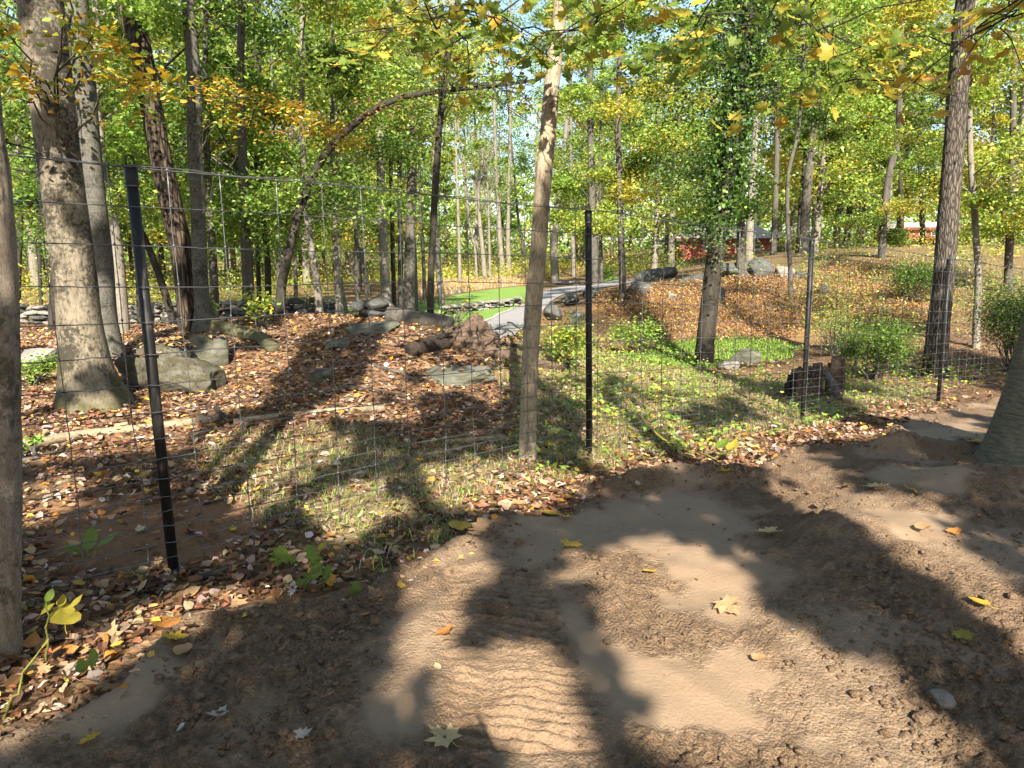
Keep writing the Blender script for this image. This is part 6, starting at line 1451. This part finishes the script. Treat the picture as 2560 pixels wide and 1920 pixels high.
# ------------------------------------------------------------------ the photographer, whose hands and phone throw the small shadow at the bottom
M_COAT, nt, b = nmat("dark_jacket", 0.85, 0.2); setc(nt, b, mix(nt, noise(nt, coords(nt), 30, 4).outputs[0], (0.02, 0.025, 0.035), (0.05, 0.055, 0.07)))
M_SKIN, nt, b = nmat("skin", 0.55, 0.3); setc(nt, b, mix(nt, noise(nt, coords(nt), 12, 4).outputs[0], (0.50, 0.29, 0.20), (0.58, 0.36, 0.26)))
M_HAIR, nt, b = nmat("short_hair", 0.6, 0.3); setc(nt, b, mix(nt, noise(nt, coords(nt, (1, 1, .2)), 60, 4).outputs[0], (0.02, 0.014, 0.01), (0.06, 0.04, 0.025)))
M_PHONE, nt, b = nmat("phone_case", 0.3, 0.5); setc(nt, b, mix(nt, noise(nt, coords(nt), 30).outputs[0], (0.01, 0.01, 0.012), (0.02, 0.02, 0.022)))


def skin_fig(name, verts, edges, radii, mat, parent=None, lv=2):
    me = bpy.data.meshes.new(name); me.from_pydata([tuple(v) for v in verts], edges, []); o = link(bpy.data.objects.new(name, me), parent)
    m = o.modifiers.new("skin", 'SKIN'); s = o.modifiers.new("sub", 'SUBSURF'); s.levels = lv; s.render_levels = lv
    sv = me.skin_vertices[0].data
    for i, q in enumerate(radii): sv[i].radius = (q, q) if not isinstance(q, tuple) else q
    sv[0].use_root = True; me.materials.append(mat); m.use_smooth_shade = True; return o


PX, PY = 0.0, -0.42; z0 = Hs(PX, PY)
person = empty("person", (PX, PY, z0), "person in a dark jacket holding a phone, throwing a shadow on the dirt", "person")
J = [(0, 0, .95), (0, 0, 1.12), (0, .01, 1.30), (0, 0, 1.44), (0, .01, 1.52), (0, .03, 1.60), (0, .04, 1.72),
     (.19, 0, 1.40), (.25, .10, 1.20), (.15, .34, 1.47), (-.19, 0, 1.40), (-.25, .10, 1.20), (-.15, .34, 1.47),
     (.10, 0, .90), (.11, .02, .50), (.12, -.01, .09), (.13, .14, .04), (-.10, 0, .90), (-.11, .02, .50), (-.12, -.01, .09), (-.13, .14, .04)]
E = [(0, 1), (1, 2), (2, 3), (3, 4), (4, 5), (5, 6), (3, 7), (7, 8), (8, 9), (3, 10), (10, 11), (11, 12), (0, 13), (13, 14), (14, 15), (15, 16), (0, 17), (17, 18), (18, 19), (19, 20)]
RR = [(.16, .12), (.15, .11), (.17, .12), (.10, .09), .055, .075, .085, .065, .048, .030, .065, .048, .030, .09, .062, .045, .035, .09, .062, .045, .035]
skin_fig("body", J, E, RR, M_COAT, person)
V, F = ICO[3]; hd = V * [.078, .098, .115] * (1 + .05 * (V[:, 1:2] > .5) * np.abs(V[:, 2:3] < .3)); o = mk("head", hd + [0, .05, 1.68], F, M_SKIN, person, smooth=True)
m = V[:, 2] > .15 - .5 * (V[:, 1] < 0); hv = V * [.084, .103, .121]; Fh = F[m[F].all(1)]; h_ = mk("hair", hv + [0, .045, 1.685], Fh, M_HAIR, person, smooth=True)
nv = np.array([[0, .145, 1.70], [.014, .145, 1.665], [-.014, .145, 1.665], [0, .172, 1.668]]); mk("nose", nv, np.array([[0, 1, 3], [0, 3, 2], [1, 2, 3], [0, 2, 1]]), M_SKIN, person)
for s in (-1, 1):
    e = mk("ear", ICO[2][0] * [.012, .022, .032] + [s * .08, .04, 1.68], ICO[2][1], M_SKIN, person, smooth=True)
    e = mk("eye", ICO[2][0] * .012 + [s * .03, .142, 1.70], ICO[2][1], M_WHITE, person, smooth=True)
    pv = [(s * .15, .335, 1.47), (s * .125, .345, 1.53), (s * .105, .35, 1.585)]; ed = [(0, 1), (1, 2)]; rd = [.028, (.036, .018), (.034, .016)]
    for k, (dz, ln) in enumerate(((.035, .062), (.014, .07), (-.006, .066), (-.026, .052))):
        b0 = len(pv); yy = .352 + (.0 if k else .012); base = (s * .098, .352, 1.60 + dz * .9); pv += [base, (s * (.085 - .01 * k), .378, 1.612 + dz), (s * (.06 + .004 * k), .372, 1.618 + dz * 1.05 + (.05 if (k == 0 and s > 0) else 0))]
        ed += [(2, b0), (b0, b0 + 1), (b0 + 1, b0 + 2)]; rd += [.009, .0085, .007]
    b0 = len(pv); pv += [(s * .10, .335, 1.55), (s * .082, .318, 1.575), (s * .06, .322, 1.59)]; ed += [(1, b0), (b0, b0 + 1), (b0 + 1, b0 + 2)]; rd += [.012, .010, .008]
    skin_fig("hand", pv, ed, rd, M_SKIN, person, 1)
V, F = box(PX, -.062, CAM_H - .005, .155, .009, .075); o = mk("phone", V, F, M_PHONE); tag(o, "black phone held sideways in the photographer's hands", "phone")
